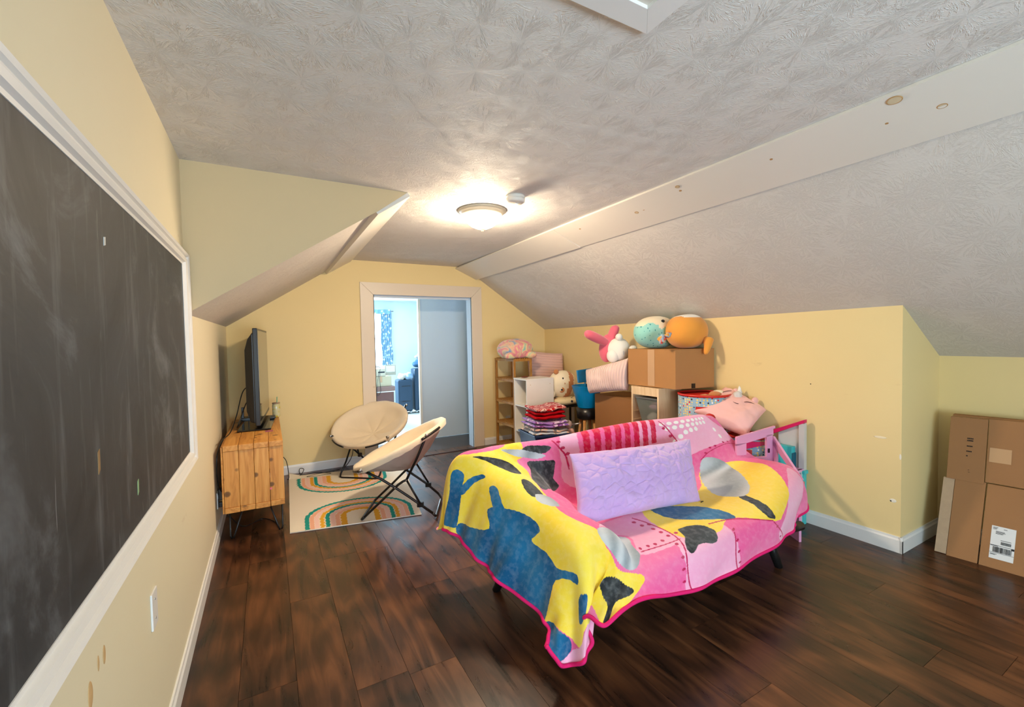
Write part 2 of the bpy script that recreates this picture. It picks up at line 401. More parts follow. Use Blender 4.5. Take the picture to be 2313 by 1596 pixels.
# door casing (three mitred boards), jamb, threshold
door = prop(thing('door_1', None, None, (1.7, D, 0)), kind='structure')
yc = D-.018; ol, orr, oz = .944, 2.468, 2.083
def casing(name, pts): return G().prism(pts, (0, .018, 0)).build(name, M_casing, door, bevel=.0015)
casing('casing_board', [(ol, yc, 0), (dl-.01, yc, 0), (dl-.01, yc, dh-.004), (ol, yc, oz)])
casing('casing_board', [(dr+.006, yc, 0), (orr, yc, 0), (orr, yc, oz), (dr+.006, yc, dh-.004)])
casing('casing_board', [(ol+.001, yc, oz), (dl-.01, yc, dh-.002), (dr+.006, yc, dh-.002), (orr-.001, yc, oz)])
M_jamb = plain('pale_blue_white_paint', (206, 216, 226), .4, .4, .03)
J = G(); J.box(dl-.02, dl, D, D+.14, 0, dh+.02); J.box(dr, dr+.02, D, D+.14, 0, dh+.02); J.box(dl, dr, D, D+.14, dh, dh+.02)
J.build('jamb', M_jamb, door)
box('threshold_strip', dl, dr, D-.10, D-.065, 0, .006, plain('dark_threshold', (58, 30, 20), .4), door)
box('door_track', dl, dr, D+.05, D+.09, dh-.03, dh, M_jamb, door)

# hallway and bedroom beyond the door
HX = 1.86
hf = S(box('floor_hall', .2, 3.6, D+.12, 6.02, -.05, 0, plain('hall_laminate', (62, 52, 52), .3, .5, .1)))
rf = S(box('floor_bedroom', -.2, 4.2, 6.02, 8.95, -.05, .0, plain('pale_carpet', (206, 206, 196), .9, .1, .06, 8, .3, 200)))
M_pale = plain('pale_blue_wall', (214, 226, 234), .6, .3, .03)
M_part = plain('grey_blue_panel', (206, 222, 240), .6, .3, .03, 3)
pt = S(box('wall_hall_partition', HX+.02, 3.6, 6.0, 6.03, 0.006, 2.33, M_part))
S(box('trim_partition_corner', HX-.008, HX+.024, 5.988, 6.035, 0, 2.33, M_trim))
S(box('wall_hall_left', .1, .2, D+.12, 6.1, 0, 2.33, M_pale)); S(box('wall_hall_right', 3.6, 3.7, D+.12, 6.1, 0, 2.33, M_pale))
S(box('ceiling_hall', .1, 3.7, D+.0, 6.1, 2.37, 2.42, M_pale))
S(box('wall_bedroom_left', -.3, -.2, 6.0, 9.0, 0, 2.4, M_pale)); S(box('wall_bedroom_right', 4.2, 4.3, 6.0, 9.0, 0, 2.4, M_pale))
S(box('ceiling_bedroom', -.3, 4.3, 6.05, 9.0, 2.20, 2.25, M_pale)); S(box('wall_bedroom_back', -.3, 4.3, 8.95, 9.05, 0, 2.4, M_pale))
win = prop(thing('window_1', None, None, (1.4, 8.94, .9)), kind='structure')
M_sky = emis('daylight_through_window', (.80, .92, 1.0), 3.0)
box('pane', .95, 2.0, 8.925, 8.94, .92, 1.98, M_sky, win)
wf = G(); wf.box(.89, .95, 8.90, 8.95, .86, 2.04); wf.box(2.0, 2.06, 8.90, 8.95, .86, 2.04); wf.box(.95, 2.0, 8.90, 8.95, .86, .92); wf.box(.95, 2.0, 8.90, 8.95, 1.98, 2.04); wf.box(.95, 2.0, 8.91, 8.94, 1.44, 1.47)
wf.build('window_frame', M_trim, win)
t = NT('floral_curtain', .8, .2); v = t.coord(); vo = t.n('ShaderNodeTexVoronoi'); vo.inputs['Scale'].default_value = 16; t.l(v, vo.inputs['Vector'])
t.color(t.ramp(vo.outputs['Distance'], [(.30, lin((236, 242, 248))), (.45, lin((128, 168, 200)))])); t.b.inputs['Emission Strength'].default_value = 0
M_curt = t.m
cu = thing('curtain', 'pale blue and white floral curtain beside the bedroom window', 'curtain', (2.05, 8.84, .9))
Vc = []; Fc = []; nc = 60
for j in range(13):
    z = 2.0-(1.08)*j/12
    for i in range(nc+1):
        xx = 1.98+.21*i/nc+.02*math.sin(j*.8)*(j/12); Vc.append((xx, 8.86-.02*math.sin(i*.62+j*.05), z))
for j in range(12):
    for i in range(nc): a = j*(nc+1)+i; Fc.append((a, a+1, a+nc+2, a+nc+1))
mesh('curtain_panel', Vc, Fc, M_curt, cu, True, fix=False)
Vc = [(1.2+.98*i/nc, 8.84-.015*math.sin(i*.9), z) for z in (2.03, 1.94) for i in range(nc+1)]
mesh('curtain_header', Vc, [(i, i+1, i+nc+2, i+nc+1) for i in range(nc)], M_curt, cu, True, fix=False)
G().tube([(1.0, 8.875, 2.0), (2.24, 8.875, 2.0)], .009).build('curtain_rod', M_chrome, cu, True)
# luggage and boxes in the bedroom
M_case = plain('dark_teal_shell', (26, 52, 74), .4, .5, .1)
def suitcase(x0, x1, y, z1, label):
    s = thing('suitcase', label, 'suitcase', ((x0+x1)/2, y, 0), group='upright suitcases in the bedroom')
    box('shell', x0, x1, y-.12, y+.14, .05, z1, M_case, s, .03)
    for zz in (.25, .55): box('grip_groove', x0+.07, x1-.05, y-.126, y-.118, zz*z1/.68, zz*z1/.68+.012, M_blackp, s)
    for xx in (x0+.04, x1-.04): G().lathe([(.0, 0), (.022, 0), (.022, .045), (0, .045)], (xx, y-.09, .005), 12).build('wheel', M_chrome, s, True)
    box('handle', (x0+x1)/2-.06, (x0+x1)/2+.06, y-.01, y+.02, z1, z1+.02, M_blackp, s, .004)
suitcase(2.14, 2.42, 8.4, .66, 'shorter dark blue suitcase with clothes on top')
suitcase(2.46, 2.80, 8.4, .86, 'taller dark blue suitcase at the partition edge, bags on top')
o = G().ball((2.68, 8.38, .95), (.22, .15, .09), n=.35, bot=.885, ns=4).build('backpack', plain('slate_blue_nylon', (46, 82, 112), .7, .2, .2), smooth=True); prop(o, 'slate blue soft backpack lying on the taller suitcase', 'bag')
o = G().ball((2.72, 8.38, 1.09), (.21, .13, .075), n=.35, bot=1.035, ns=4).build('duffel_bag', plain('grey_nylon', (150, 156, 160), .7, .2, .2), smooth=True); prop(o, 'grey soft bag topmost on the pile of luggage', 'bag')
o = G().ball((2.23, 8.36, .725), (.07, .07, .06), n=.5, ns=6).build('white_shirt', M_canvas2, smooth=True); prop(o, 'crumpled white cloth on the left of the shorter suitcase', 'clothing')
o = G().ball((2.36, 8.36, .725), (.09, .08, .065), n=.5, ns=6).build('blue_shirt', plain('blue_white_cloth', (150, 176, 200), .8, .2, .3, 18), smooth=True); prop(o, 'crumpled blue and white shirt on the right of the shorter suitcase', 'clothing')
ch = thing('storage_chest', 'brown lidded chest under the cardboard boxes in the bedroom', 'chest', (1.7, 7.75, 0))
M_brown = plain('brown_leather', (104, 66, 56), .4, .5, .1)
box('body', 1.45, 1.89, 7.6, 7.95, 0, .53, M_brown, ch, .008); box('lid', 1.44, 1.91, 7.585, 7.96, .545, .63, plain('light_brown_lid', (136, 104, 94), .35), ch, .018)
box('lid_rim', 1.445, 1.905, 7.59, 7.955, .53, .545, M_trim, ch)
b1 = thing('cardboard_box', 'larger beige cardboard box on the brown chest', 'box', (1.7, 7.75, .632)); box('carton', 1.5, 1.86, 7.62, 7.9, .632, .80, plain('beige_card', (192, 180, 150), .8), b1, .003); box('tape_strip', 1.66, 1.70, 7.617, 7.903, .70, .803, M_tape, b1)
b2 = thing('small_carton', 'smaller printed beige carton on the larger bedroom box', 'box', (1.68, 7.75, .804)); box('carton', 1.50, 1.765, 7.64, 7.88, .804, .93, plain('beige_card2', (200, 192, 170), .8), b2, .003); box('print_band', 1.64, 1.75, 7.637, 7.64, .86, .885, M_blackp, b2)
pf = thing('picture_frame', 'small beige picture frame leaning beside the cartons in the bedroom', 'picture frame', (1.88, 7.8, .804))
box('frame', 1.79, 1.985, 7.80, 7.82, .803, .985, plain('beige_frame', (176, 170, 150), .5), pf, .004); box('print', 1.81, 1.965, 7.797, 7.80, .86, .965, plain('white_print', (226, 236, 240), .5), pf)
o = G().tube(curve_pts([(1.60, 7.60, .97), (1.66, 7.56, .95), (1.62, 7.55, .80), (1.60, 7.57, .5), (1.66, 7.57, .55), (1.65, 7.58, .75), (1.66, 7.585, .86)]), .004, 6).build('charger_cable', M_blackp, smooth=True); prop(o, 'black cable hanging down over the bedroom boxes', 'cable')

# ceiling hatch frame (top of the picture)
ht = prop(thing('trim_attic_hatch', None, None, (.75, .6, C)), kind='structure')
hx0, hx1, hy0, hy1, hw = .13, 1.03, .10, .975, .075
z0, z1 = C-.018, C-.001
for pts in ([(hx0, hy0), (hx1, hy0), (hx1-hw, hy0+hw), (hx0+hw, hy0+hw)], [(hx1, hy0), (hx1, hy1), (hx1-hw, hy1-hw), (hx1-hw, hy0+hw)],
            [(hx1, hy1), (hx0, hy1), (hx0+hw, hy1-hw), (hx1-hw, hy1-hw)], [(hx0, hy1), (hx0, hy0), (hx0+hw, hy0+hw), (hx0+hw, hy1-hw)]):
    G().prism([(a, b, z0) for a, b in pts], (0, 0, z1-z0)).build('frame_board', M_trim, ht, bevel=.001)
box('hatch_panel', hx0+hw, hx1-hw, hy0+hw, hy1-hw, C-.008, C-.001, plain('hatch_paint', (222, 212, 198), .8, .1), ht)

# ------------------------------------------------------------------ chalkboard
def chalk_mat():
    t = NT('chalkboard_slate', .55, .35); v = t.coord(scale=(1, 1, 1))
    a = t.noise(v, 2.2, 6, .7, 1.2); v2 = t.coord(scale=(1, 9, 1.1)); st = t.noise(v2, 2.0, 5, .6)
    base = t.ramp(a, [(.32, lin((36, 38, 41))), (.55, lin((54, 56, 59))), (.74, lin((100, 104, 108)))])
    sm = t.ramp(st, [(.55, (0, 0, 0)), (.75, (1, 1, 1))]); col = t.mix(t.math('MULTIPLY', sm, .26), base, lin((150, 154, 158)))
    v3 = t.coord(scale=(1, 26, 2.2)); sc = t.ramp(t.noise(v3, 2.4, 2, .4), [(.735, (0, 0, 0)), (.76, (1, 1, 1))])
    col = t.mix(t.math('MULTIPLY', sc, .25), col, lin((190, 192, 194)))
    t.color(col); return t.m
cbk = thing('chalkboard', 'large dark chalkboard with white moulded frame on the left wall', 'chalkboard', (L, 1.5, .82))
by0, by1, bz0, bz1, fw = .22, 2.717, .818, 1.856, .078
box('slate_panel', L+.001, L+.010, by0+.03, by1-.03, bz0+.03, bz1-.03, chalk_mat(), cbk)
def rail(name, corners, outn):
    """mitred moulding: profile swept; corners = outer a, outer b, inner b, inner a in (y,z)"""
    (ya, za), (yb, zb), (yc_, zc), (yd, zd) = corners
    prof = [(0, 0), (0, .020), (.16, .030), (.30, .026), (.36, .018), (.52, .018), (.60, .027), (.78, .023), (.86, .013), (1, .012), (1, 0)]
    V = []
    for (yo, zo, yi, zi) in ((ya, za, yd, zd), (yb, zb, yc_, zc)):
        for s_, h in prof: V.append((L+h, yo+(yi-yo)*s_, zo+(zi-zo)*s_))
    n = len(prof); F = [(i, (i+1) % n, n+(i+1) % n, n+i) for i in range(n)]+[tuple(range(n))[::-1], tuple(range(n, 2*n))]
    return mesh(name, V, F, M_trim, cbk)
i0, i1, j0, j1 = by0+fw, by1-.115, bz0+fw-.01, bz1-fw+.01
rail('frame_rail', ((by0, bz1), (by1, bz1), (i1, j1), (i0, j1)), 1); rail('frame_rail', ((by0, bz0), (by1, bz0), (i1, j0), (i0, j0)), 1)
rail('frame_rail', ((by1, bz0), (by1, bz1), (i1, j1), (i1, j0)), 1); rail('frame_rail', ((by0, bz0), (by0, bz1), (i0, j1), (i0, j0)), 1)
for yy, zz, hh, c in ((1.32, 1.14, .028, (150, 120, 84)), (1.64, .99, .022, (150, 176, 130)), (1.44, 1.66, .012, (210, 210, 205))):
    G().prism([(L+.0102, yy-.007, zz-hh), (L+.0102, yy+.006, zz-hh*.7), (L+.0102, yy+.008, zz+hh), (L+.0102, yy-.005, zz+hh*.8)], (.0012, 0, 0)).build('worn_spot', plain('chip', c, .8, .1, .2, 60), cbk)
# wall plates
wp = thing('wall_plate', 'blank white wall plate below the chalkboard', 'wall plate', (L, 1.797, .545))
box('plate', L, L+.006, 1.765, 1.835, .487, .605, M_trim, wp, .002)
for zz in (.515, .577): G().tube([(L+.005, 1.80, zz), (L+.0075, 1.80, zz)], .0035, 10).build('screw', M_chrome, wp, True)
wo = thing('wall_outlet', 'white power outlet on the left wall beside the wooden cabinet', 'outlet', (L, 3.80, .27))
box('plate', L, L+.006, 3.77, 3.84, .215, .33, M_trim, wo, .002)
box('socket', L+.006, L+.008, 3.785, 3.825, .285, .315, M_white, wo)
ad = thing('power_adapter', 'black plug adapter in the outlet behind the wooden cabinet', 'adapter', (L+.03, 3.80, .29))
box('body', L+.009, L+.06, 3.77, 3.83, .275, .355, M_blackp, ad, .006); box('plug', L+.009, L+.035, 3.78, 3.81, .222, .258, M_blackp, ad, .004)
wo2 = thing('wall_outlet', 'white power outlet low on the back wall behind the bamboo shelf', 'outlet', (2.85, D, .3))
box('plate', 2.80, 2.87, D-.006, D, .24, .355, M_trim, wo2, .002); box('socket', 2.815, 2.855, D-.008, D-.006, .31, .34, M_white, wo2)

# ------------------------------------------------------------------ ceiling light and smoke detector
lx, ly = LAMP
lt = thing('ceiling_light', 'glowing frosted dome ceiling light with pewter rim', 'ceiling light', (lx, ly, C))
G().lathe([(0, 0), (.172, 0), (.176, -.008), (.160, -.016), (.150, -.030), (.134, -.042), (.124, -.044), (.124, -.03), (0, -.03)], (lx, ly, C-.0005), 48).build('metal_rim', plain('pewter_metal', (196, 188, 168), .4, .5, .04), lt, True)
G().lathe([(.1239, -.040), (.119, -.062), (.104, -.088), (.078, -.110), (.045, -.124), (.012, -.129), (0, -.129)], (lx, ly, C-.0005), 48).build('glass_dome', emis('lit_frosted_glass', (1.0, .80, .56), 240.0), lt, True)
G().lathe([(0, -.127), (.018, -.129), (.018, -.136), (.009, -.140), (.007, -.147), (0, -.150)], (lx, ly, C-.0005), 20).build('finial', plain('brass_finial', (206, 180, 140), .4, .5, .04), lt, True)
sd = thing('smoke_detector', 'round white smoke detector beside the ceiling light', 'smoke detector', (1.44, 2.50, C))
G().lathe([(0, 0), (.063, 0), (.065, -.012), (.060, -.014), (.060, -.017), (.064, -.019), (.062, -.040), (.052, -.047), (0, -.048)], (1.44, 2.50, C), 36).build('body', M_white, sd, True)
G().lathe([(0, 0), (.012, 0), (.012, -.003), (0, -.003)], (1.45, 2.49, C-.048), 16).build('test_button', M_trim, sd, True)

# ------------------------------------------------------------------ TV cabinet
cx0, cx1, cy0, cy1, cz0, cz1 = -.296, .079, 3.64, 4.88, .212, .69
cab = thing('tv_cabinet', 'honey coloured pine plank cabinet on black hairpin legs', 'cabinet', (-.11, 4.2, 0))
bwid = (cx1-cx0)/4
for i in range(4):
    xa, xb = cx0+i*bwid+.001, cx0+(i+1)*bwid-.001
    if i == 3: xa += .002
    box('top_plank', xa, xb, cy0-.004-.004*(i % 2), cy1, cz1-.04, cz1, M_pine_top, cab, .003)
    box('bottom_plank', xa, xb, cy0-.002-.004*((i+1) % 2), cy1, cz0, cz0+.038, M_pine_top, cab, .003)
    box('end_plank', xa, xb, cy0+.002*(i % 2), cy0+.036, cz0+.039, cz1-.041, M_pine, cab, .002)
    box('end_plank', xa, xb, cy1-.036, cy1, cz0+.039, cz1-.041, M_pine, cab, .002)
box('back_panel', cx0-.012, cx0-.001, cy0, cy1, cz0, cz1-.01, M_pine_top, cab, .002)
box('inner_shelf', cx0, cx1-.02, cy0+.04, cy1-.04, .45, .468, M_pine_top, cab)
box('sticker', -.05+.035, -.05+.048, cy0-.0015, cy0, .335, .349, plain('pink_sticker', (226, 110, 130), .5), cab)
for (xx, yy, sx) in ((cx0+.03, cy0+.06, 1), (cx1-.05, cy0+.05, -1), (cx0+.03, cy1-.1, 1), (cx1-.05, cy1-.1, -1)):
    lo = Vector((xx, yy, 0))
    pts = [(xx-.005, yy, cz0), (xx-.006+.0*sx, yy, .03), (xx, yy, .009), (xx+.012*sx, yy, .012), (xx+.022*sx, yy, .04), (xx+.075*sx if sx > 0 else xx-.05, yy, cz0)]
    if sx < 0: pts = [(xx+.032, yy, cz0), (xx+.030, yy, .03), (xx+.022, yy, .010), (xx+.010, yy, .010), (xx+.0, yy, .04), (xx-.05, yy, cz0)]
    G().tube(pts, .006, 8).build('hairpin_leg', M_black, cab, True)
# television
tv = thing('television', 'flat screen television standing on the pine cabinet', 'television', (-.034, 4.62, cz1), -.068)
def tvp(g_, name, m, bev=0): return g_.build(name, m, tv, local=True, bevel=bev)
tw, tb_, tt2 = .49, .037, .838
tvp(G().box(-.035, 0, -tw, tw, tb_, tt2), 'bezel', M_blackp, .006)
t = NT('glossy_screen', .07, .8); t.color(t.mix(t.noise(t.coord(), 2, 2), (.012, .012, .013), (.018, .018, .02))); M_screen = t.m
tvp(G().box(-.002, .0015, -tw+.018, tw-.018, tb_+.035, tt2-.018), 'screen', M_screen)
tvp(G().prism([(-.035, -tw+.02, tt2-.03), (-.075, -tw+.03, tt2-.09), (-.100, -tw+.05, tt2-.18), (-.100, -tw+.05, tb_+.12), (-.07, -tw+.03, tb_+.03), (-.035, -tw+.02, tb_+.02)], (0, 2*tw-.06, 0)), 'back_cover', M_blackp, .008)
tvp(G().box(-.06, -.02, -.10, .10, .012, tb_+.04), 'stand_neck', M_blackp, .004)
tvp(G().box(-.165, .075, -.50, .25, .001, .014), 'stand_foot', plain('gloss_black', (14, 14, 15), .12, .6), .005)
# tumblers, remote, modem on the cabinet
M_glass = plain('clear_glass', (236, 236, 224), .08, .5, .02, alpha=.45, trans=.6)
t = NT('lemon_print_glass', .15, .5); v = t.coord(); vo = t.n('ShaderNodeTexVoronoi'); vo.inputs['Scale'].default_value = 34; t.l(v, vo.inputs['Vector'])
t.color(t.ramp(vo.outputs['Distance'], [(.25, lin((214, 196, 60))), (.5, lin((222, 214, 170)))])); t.b.inputs['Alpha'].default_value = .75; M_lemon = t.m
gj = thing('glass_tumbler', 'lemon patterned glass tumbler with wooden lid and green straw on the cabinet', 'tumbler', (.052, 4.80, cz1))
gx, gy = .058, 4.80
G().lathe([(0, 0), (.028, 0), (.031, .006), (.034, .02), (.034, .11), (.031, .122), (.031, .128)], (gx, gy, cz1+.002), 24).build('glass', M_lemon, gj, True)
G().lathe([(0, 0), (.034, 0), (.034, .010), (0, .010)], (gx, gy, cz1+.130), 24).build('lid', wood('lid_wood', (130, 100, 80), (150, 120, 96), (166, 136, 112), knots=False), gj, True)
G().tube([(gx+.002, gy, cz1+.02), (gx+.010, gy, cz1+.195)], .0035, 8).build('straw', plain('green_straw', (70, 160, 130), .3), gj, True)
rc = thing('remote_control', 'black remote control beside the glass tumbler', 'remote', (.0, 4.62, cz1)); box('body', .0, .048, 4.60, 4.74, cz1+.017, cz1+.03, M_blackp, rc, .004); box('keypad', .01, .038, 4.63, 4.72, cz1+.03, cz1+.0315, plain('grey_keys', (90, 90, 92), .5), rc)
md = thing('modem', 'small black modem behind the television on the cabinet', 'modem', (-.2, 4.75, cz1)); box('base', -.235, -.15, 4.70, 4.82, cz1+.001, cz1+.03, M_blackp, md, .005); box('antenna', -.225, -.205, 4.70, 4.72, cz1+.03, cz1+.13, M_blackp, md, .003); box('antenna', -.175, -.168, 4.74, 4.75, cz1+.03, cz1+.125, M_blackp, md, .001)
tc_ = thing('toy_card', 'small red and blue paper card lying on the cabinet edge of the television foot', 'card', (-.02, 4.07, cz1)); box('paper', -.035, .02, 4.03, 4.09, cz1+.0005, cz1+.002, plain('red_blue_print', (170, 90, 110), .6, .3, .5, 60), tc_)
def cable(name, label, pts, r=.004, n=8):
    o = G().tube(curve_pts(pts, n), r, 6).build(name, M_blackp, smooth=True); prop(o, label, 'cable', 'black cables around the cabinet'); return o
cable('tv_cable', 'black cable arching from the television back down behind the cabinet', [(-.12, 4.45, 1.05), (-.19, 4.35, 1.0), (-.235, 4.2, .82), (-.27, 4.0, .72), (-.31, 3.80, .698), (-.335, 3.70, .60), (-.335, 3.72, .40), (-.30, 3.77, .31)])
cable('modem_cable', 'black cable from the television back to the modem', [(-.13, 4.4, .95), (-.17, 4.32, .90), (-.22, 4.2, .76), (-.24, 4.28, .705), (-.23, 4.5, .70), (-.22, 4.69, .705)])
cable('power_cable', 'black power cable looping on the floor beneath the cabinet', [(-.31, 3.80, .24), (-.28, 3.85, .12), (-.20, 3.9, .01), (-.08, 4.0, .006), (.0, 3.9, .006), (.03, 3.8, .006)])
cable('looped_floor_cable', 'black cable looping along the back wall from cabinet to far saucer chair', [(.07, 4.92, .30), (.13, 4.93, .22), (.15, 4.95, .05), (.14, 5.02, .006), (.25, 5.08, .006), (.30, 5.15, .05), (.26, 5.16, .06), (.27, 5.10, .01), (.40, 5.12, .006), (.55, 5.0, .006), (.38, 4.98, .006), (.33, 5.02, .006), (.6, 5.1, .006), (.72, 5.18, .006), (.80, 5.19, .12), (.81, 5.13, .30)], .0035)

# ------------------------------------------------------------------ rainbow rug
def rug():
    rx0, rx1, ry0, ry1 = 0, 1, 0, 1
    P = [(.102, 3.586), (1.041, 3.413), (1.30, 4.90), (.155, 5.12)]
    W_, H_ = .95, 1.5; nx, ny = 260, 400
    u, v = np.meshgrid(np.linspace(0, 1, nx+1), np.linspace(0, 1, ny+1))
    Pn = np.array(P)
    xy = ((1-u)*(1-v))[..., None]*Pn[0]+(u*(1-v))[..., None]*Pn[1]+(u*v)[..., None]*Pn[2]+((1-u)*v)[..., None]*Pn[3]
    # dog-eared far-left corner
    lift = np.clip((v-.93)/.07, 0, 1)*np.clip((.10-u)/.10, 0, 1); z = .006+.03*lift+.0015*np.sin(v*40+u*5)*np.clip(1-u*8, 0, 1)
    V = np.concatenate([xy, z[..., None]], 2).reshape(-1, 3)
    col = np.empty(u.shape+(3,)); col[:] = lin((232, 222, 204))
    X = u*W_; Y = v*H_
    teal, peach, blush, must = map(lin, ((40, 150, 140), (238, 178, 150), (240, 200, 190), (226, 168, 56)))
    def arch(cx, base, sgn, sc, stretch):
        d0 = (Y-base)*sgn
        jit = .004*np.sin(Y*180)*np.sin(Y*77+X*20)+.003*np.sin(X*210)
        r = np.where(d0 > 0, np.sqrt((X-cx)**2+(d0*stretch)**2), np.abs(X-cx))+jit
        legs = d0 > -.165*sc/.30
        bands = [(.110, .155, must), (.155, .195, peach), (.195, .238, blush), (.238, .275, teal), (.275, .312, must), (.312, .350, blush), (.350, .388, peach), (.388, .425, teal)]
        for a, b, c in bands:
            m = (r > a*sc/.425) & (r < b*sc/.425) & legs; col[m] = c
            edge = (np.abs(r-a*sc/.425) < .0022) & legs & (a > .12); col[edge] = lin((240, 226, 210))
    arch(.50, .20, 1, .40, 1.08); arch(.42, 1.18, -1, .36, .95)
    arch(.50, 1.30-.0, 1, 0.001, 1)
    me = bpy.data.meshes.new('woven_mat'); idx = np.arange((nx+1)*(ny+1)).reshape(ny+1, nx+1)
    F = np.stack([idx[:-1, :-1], idx[:-1, 1:], idx[1:, 1:], idx[1:, :-1]], -1).reshape(-1, 4)
    me.from_pydata(V.tolist(), [], F.tolist())
    ca = me.color_attributes.new('Col', 'FLOAT_COLOR', 'POINT'); c4 = np.concatenate([col.reshape(-1, 3), np.ones((len(V), 1))], 1)
    ca.data.foreach_set('color', c4.astype(np.float32).ravel())
    t = NT('printed_rug_weave', .95, .1); at = t.n('ShaderNodeAttribute'); at.attribute_name = 'Col'
    t.color(at.outputs['Color']); t.bump(t.noise(t.coord(scale=(1, 4, 1)), 160, 2), .3, .002)
    me.materials.append(t.m); me.polygons.foreach_set('use_smooth', [True]*len(me.polygons))
    o = bpy.data.objects.new('woven_mat', me); COL.objects.link(o)
    r = thing('rug', 'cream rug with two pastel rainbow arches on the dark floor', 'rug', (.6, 4.2, 0)); o.parent = r; o.location = (-.6, -4.2, 0)
    q = [Vector((*P[0], .005)), Vector((*P[1], .005))]
    G().tube([q[0], q[1]], .005, 6).build('edge_binding', plain('cream_binding', (238, 232, 220), .9), r, True)
rug()

# ------------------------------------------------------------------ saucer chairs
def saucer(loc, rz, label, Rr=.40, tilt=.455, zc=.565):
    ch = thing('saucer_chair', label, 'chair', loc, rz, 'folding saucer chairs')
    T = Vector((math.cos(tilt), 0, -math.sin(tilt))); Sd = Vector((0, 1, 0)); N = Vector((math.sin(tilt), 0, math.cos(tilt))); c = Vector((0, 0, zc))
    def P(rho, a, d): return c+(T*math.cos(a)+Sd*math.sin(a))*rho*Rr+N*d
    na, nr = 96, 22; V = []; F = []
    for i in range(nr+1):
        rho = i/nr
        for k in range(na):
            a = 2*PI*k/na
            d = -.155*(1-rho**2.2)
            pleat = .019*abs(math.sin(4*a+.4))**.5*math.sin(min(1, rho*1.2)*PI)
            wr_ = .006*noise.noise(Vector((math.cos(a)*rho*4, math.sin(a)*rho*4, loc[0]*7)))
            bulge = .022*math.exp(-((rho-.9)/.10)**2)
            V.append(P(rho*1.0, a, d+pleat+wr_+bulge))
    # rolled rim
    for k in range(na):
        a = 2*PI*k/na; V.append(P(1.03+.008*noise.noise(Vector((a*4, 1, loc[1]))), a, -.012))
    for k in range(na):
        a = 2*PI*k/na; V.append(P(1.0+.01*noise.noise(Vector((a*5, 2, loc[1]))), a, -.045+.01*noise.noise(Vector((a*6, 3, 0)))))
    for i in range(nr+2):
        for k in range(na): F.append((i*na+k, i*na+(k+1) % na, (i+1)*na+(k+1) % na, (i+1)*na+k))
    seat = mesh('seat_cushion', V, F, M_canvas, ch, True, local=True, fix=False)
    V = []; F = []; nr2 = 14
    for i in range(nr2+1):
        rho = i/nr2
        for k in range(na):
            a = 2*PI*k/na
            d = -.022-.215*(1-rho**1.35); w = .012*noise.noise(Vector((math.cos(a)*rho*5, math.sin(a)*rho*5, loc[0]+9)))*math.sin(rho*PI)+.006*math.sin(a*17)*rho*(1-rho)*4*.3
            V.append(P(rho*.985, a, d+w))
    for i in range(nr2):
        for k in range(na): F.append((i*na+k, i*na+(k+1) % na, (i+1)*na+(k+1) % na, (i+1)*na+k))
    mesh('seat_underside', V, F, M_canvas2, ch, True, local=True, fix=False)
    for a0 in (.55, 2.45, -.55, -2.45):
        pts = [P(1.03, a0+q*.05, -.022) for q in range(-5, 6)]
        G().tube(pts, .010, 8).build('rim_tube', M_black, ch, True, local=True)
    for s_ in (1, -1):
        y = .232*s_; ym = .215*s_
        K1 = Vector((-.262, .298*s_, .680)); K2 = Vector((.236, .300*s_, .430)); J = (-.088, y, .320); X = (.0, y, .263)
        bp_ = G().tube([K1, (-.18, .268*s_, .50), J], .010, 8).build('back_post', M_black, ch, True, local=True)
        fl_ = G().tube([J, (-.06, y, .308), (-.025, y, .285), X, (.13, ym, .14), (.245, ym, .035)], .0095, 8).build('front_leg', M_black, ch, True, local=True)
        rl_ = G().tube([K2, (.1, .262*s_, .344), X, (-.10, y, .19), (-.19, y, .122), (-.28, ym, .045)], .010, 8).build('rear_leg', M_black, ch, True, local=True)
        G().tube([J, (-.19, y+.012*s_, .135)], .0085, 8).build('strut', M_black, ch, True, local=True)
        G().box(-.215, -.165, y-.014, y+.014, .105, .142).build('hinge_bracket', M_black, ch, local=True, bevel=.004)
        for q, pp in ((K1, bp_), (K2, rl_)): G().tube([q+Vector((0, .008*s_, 0)), q+Vector((0, .022*s_, 0))], .013, 12).build('bolt_cap', M_chrome, pp, True, local=True)
        G().tube([(X[0], y+.008*s_, X[2]), (X[0], y+.015*s_, X[2])], .006, 8).build('rivet', M_chrome, fl_, True, local=True)
        G().tube([(J[0], y+.008*s_, J[2]), (J[0], y+.015*s_, J[2])], .006, 8).build('rivet', M_chrome, fl_, True, local=True)
    G().tube([(.243, .215, .037), (.268, .205, .015), (.272, .18, .0105), (.272, -.18, .0105), (.268, -.205, .015), (.243, -.215, .037)], .010, 8).build('front_foot_bar', M_black, ch, True, local=True)
    G().tube([(-.278, .215, .047), (-.300, .205, .018), (-.305, .18, .0105), (-.305, -.18, .0105), (-.300, -.205, .018), (-.278, -.215, .047)], .010, 8).build('rear_foot_bar', M_black, ch, True, local=True)
    return ch
saucer((.93, 3.59, 0.006), 2.69, 'cream saucer chair in front, seen from its side on the rug corner')
saucer((.941, 4.86, 0), 4.04, 'cream saucer chair further back, its round seat facing the camera by the doorway', .395, .449, .535)

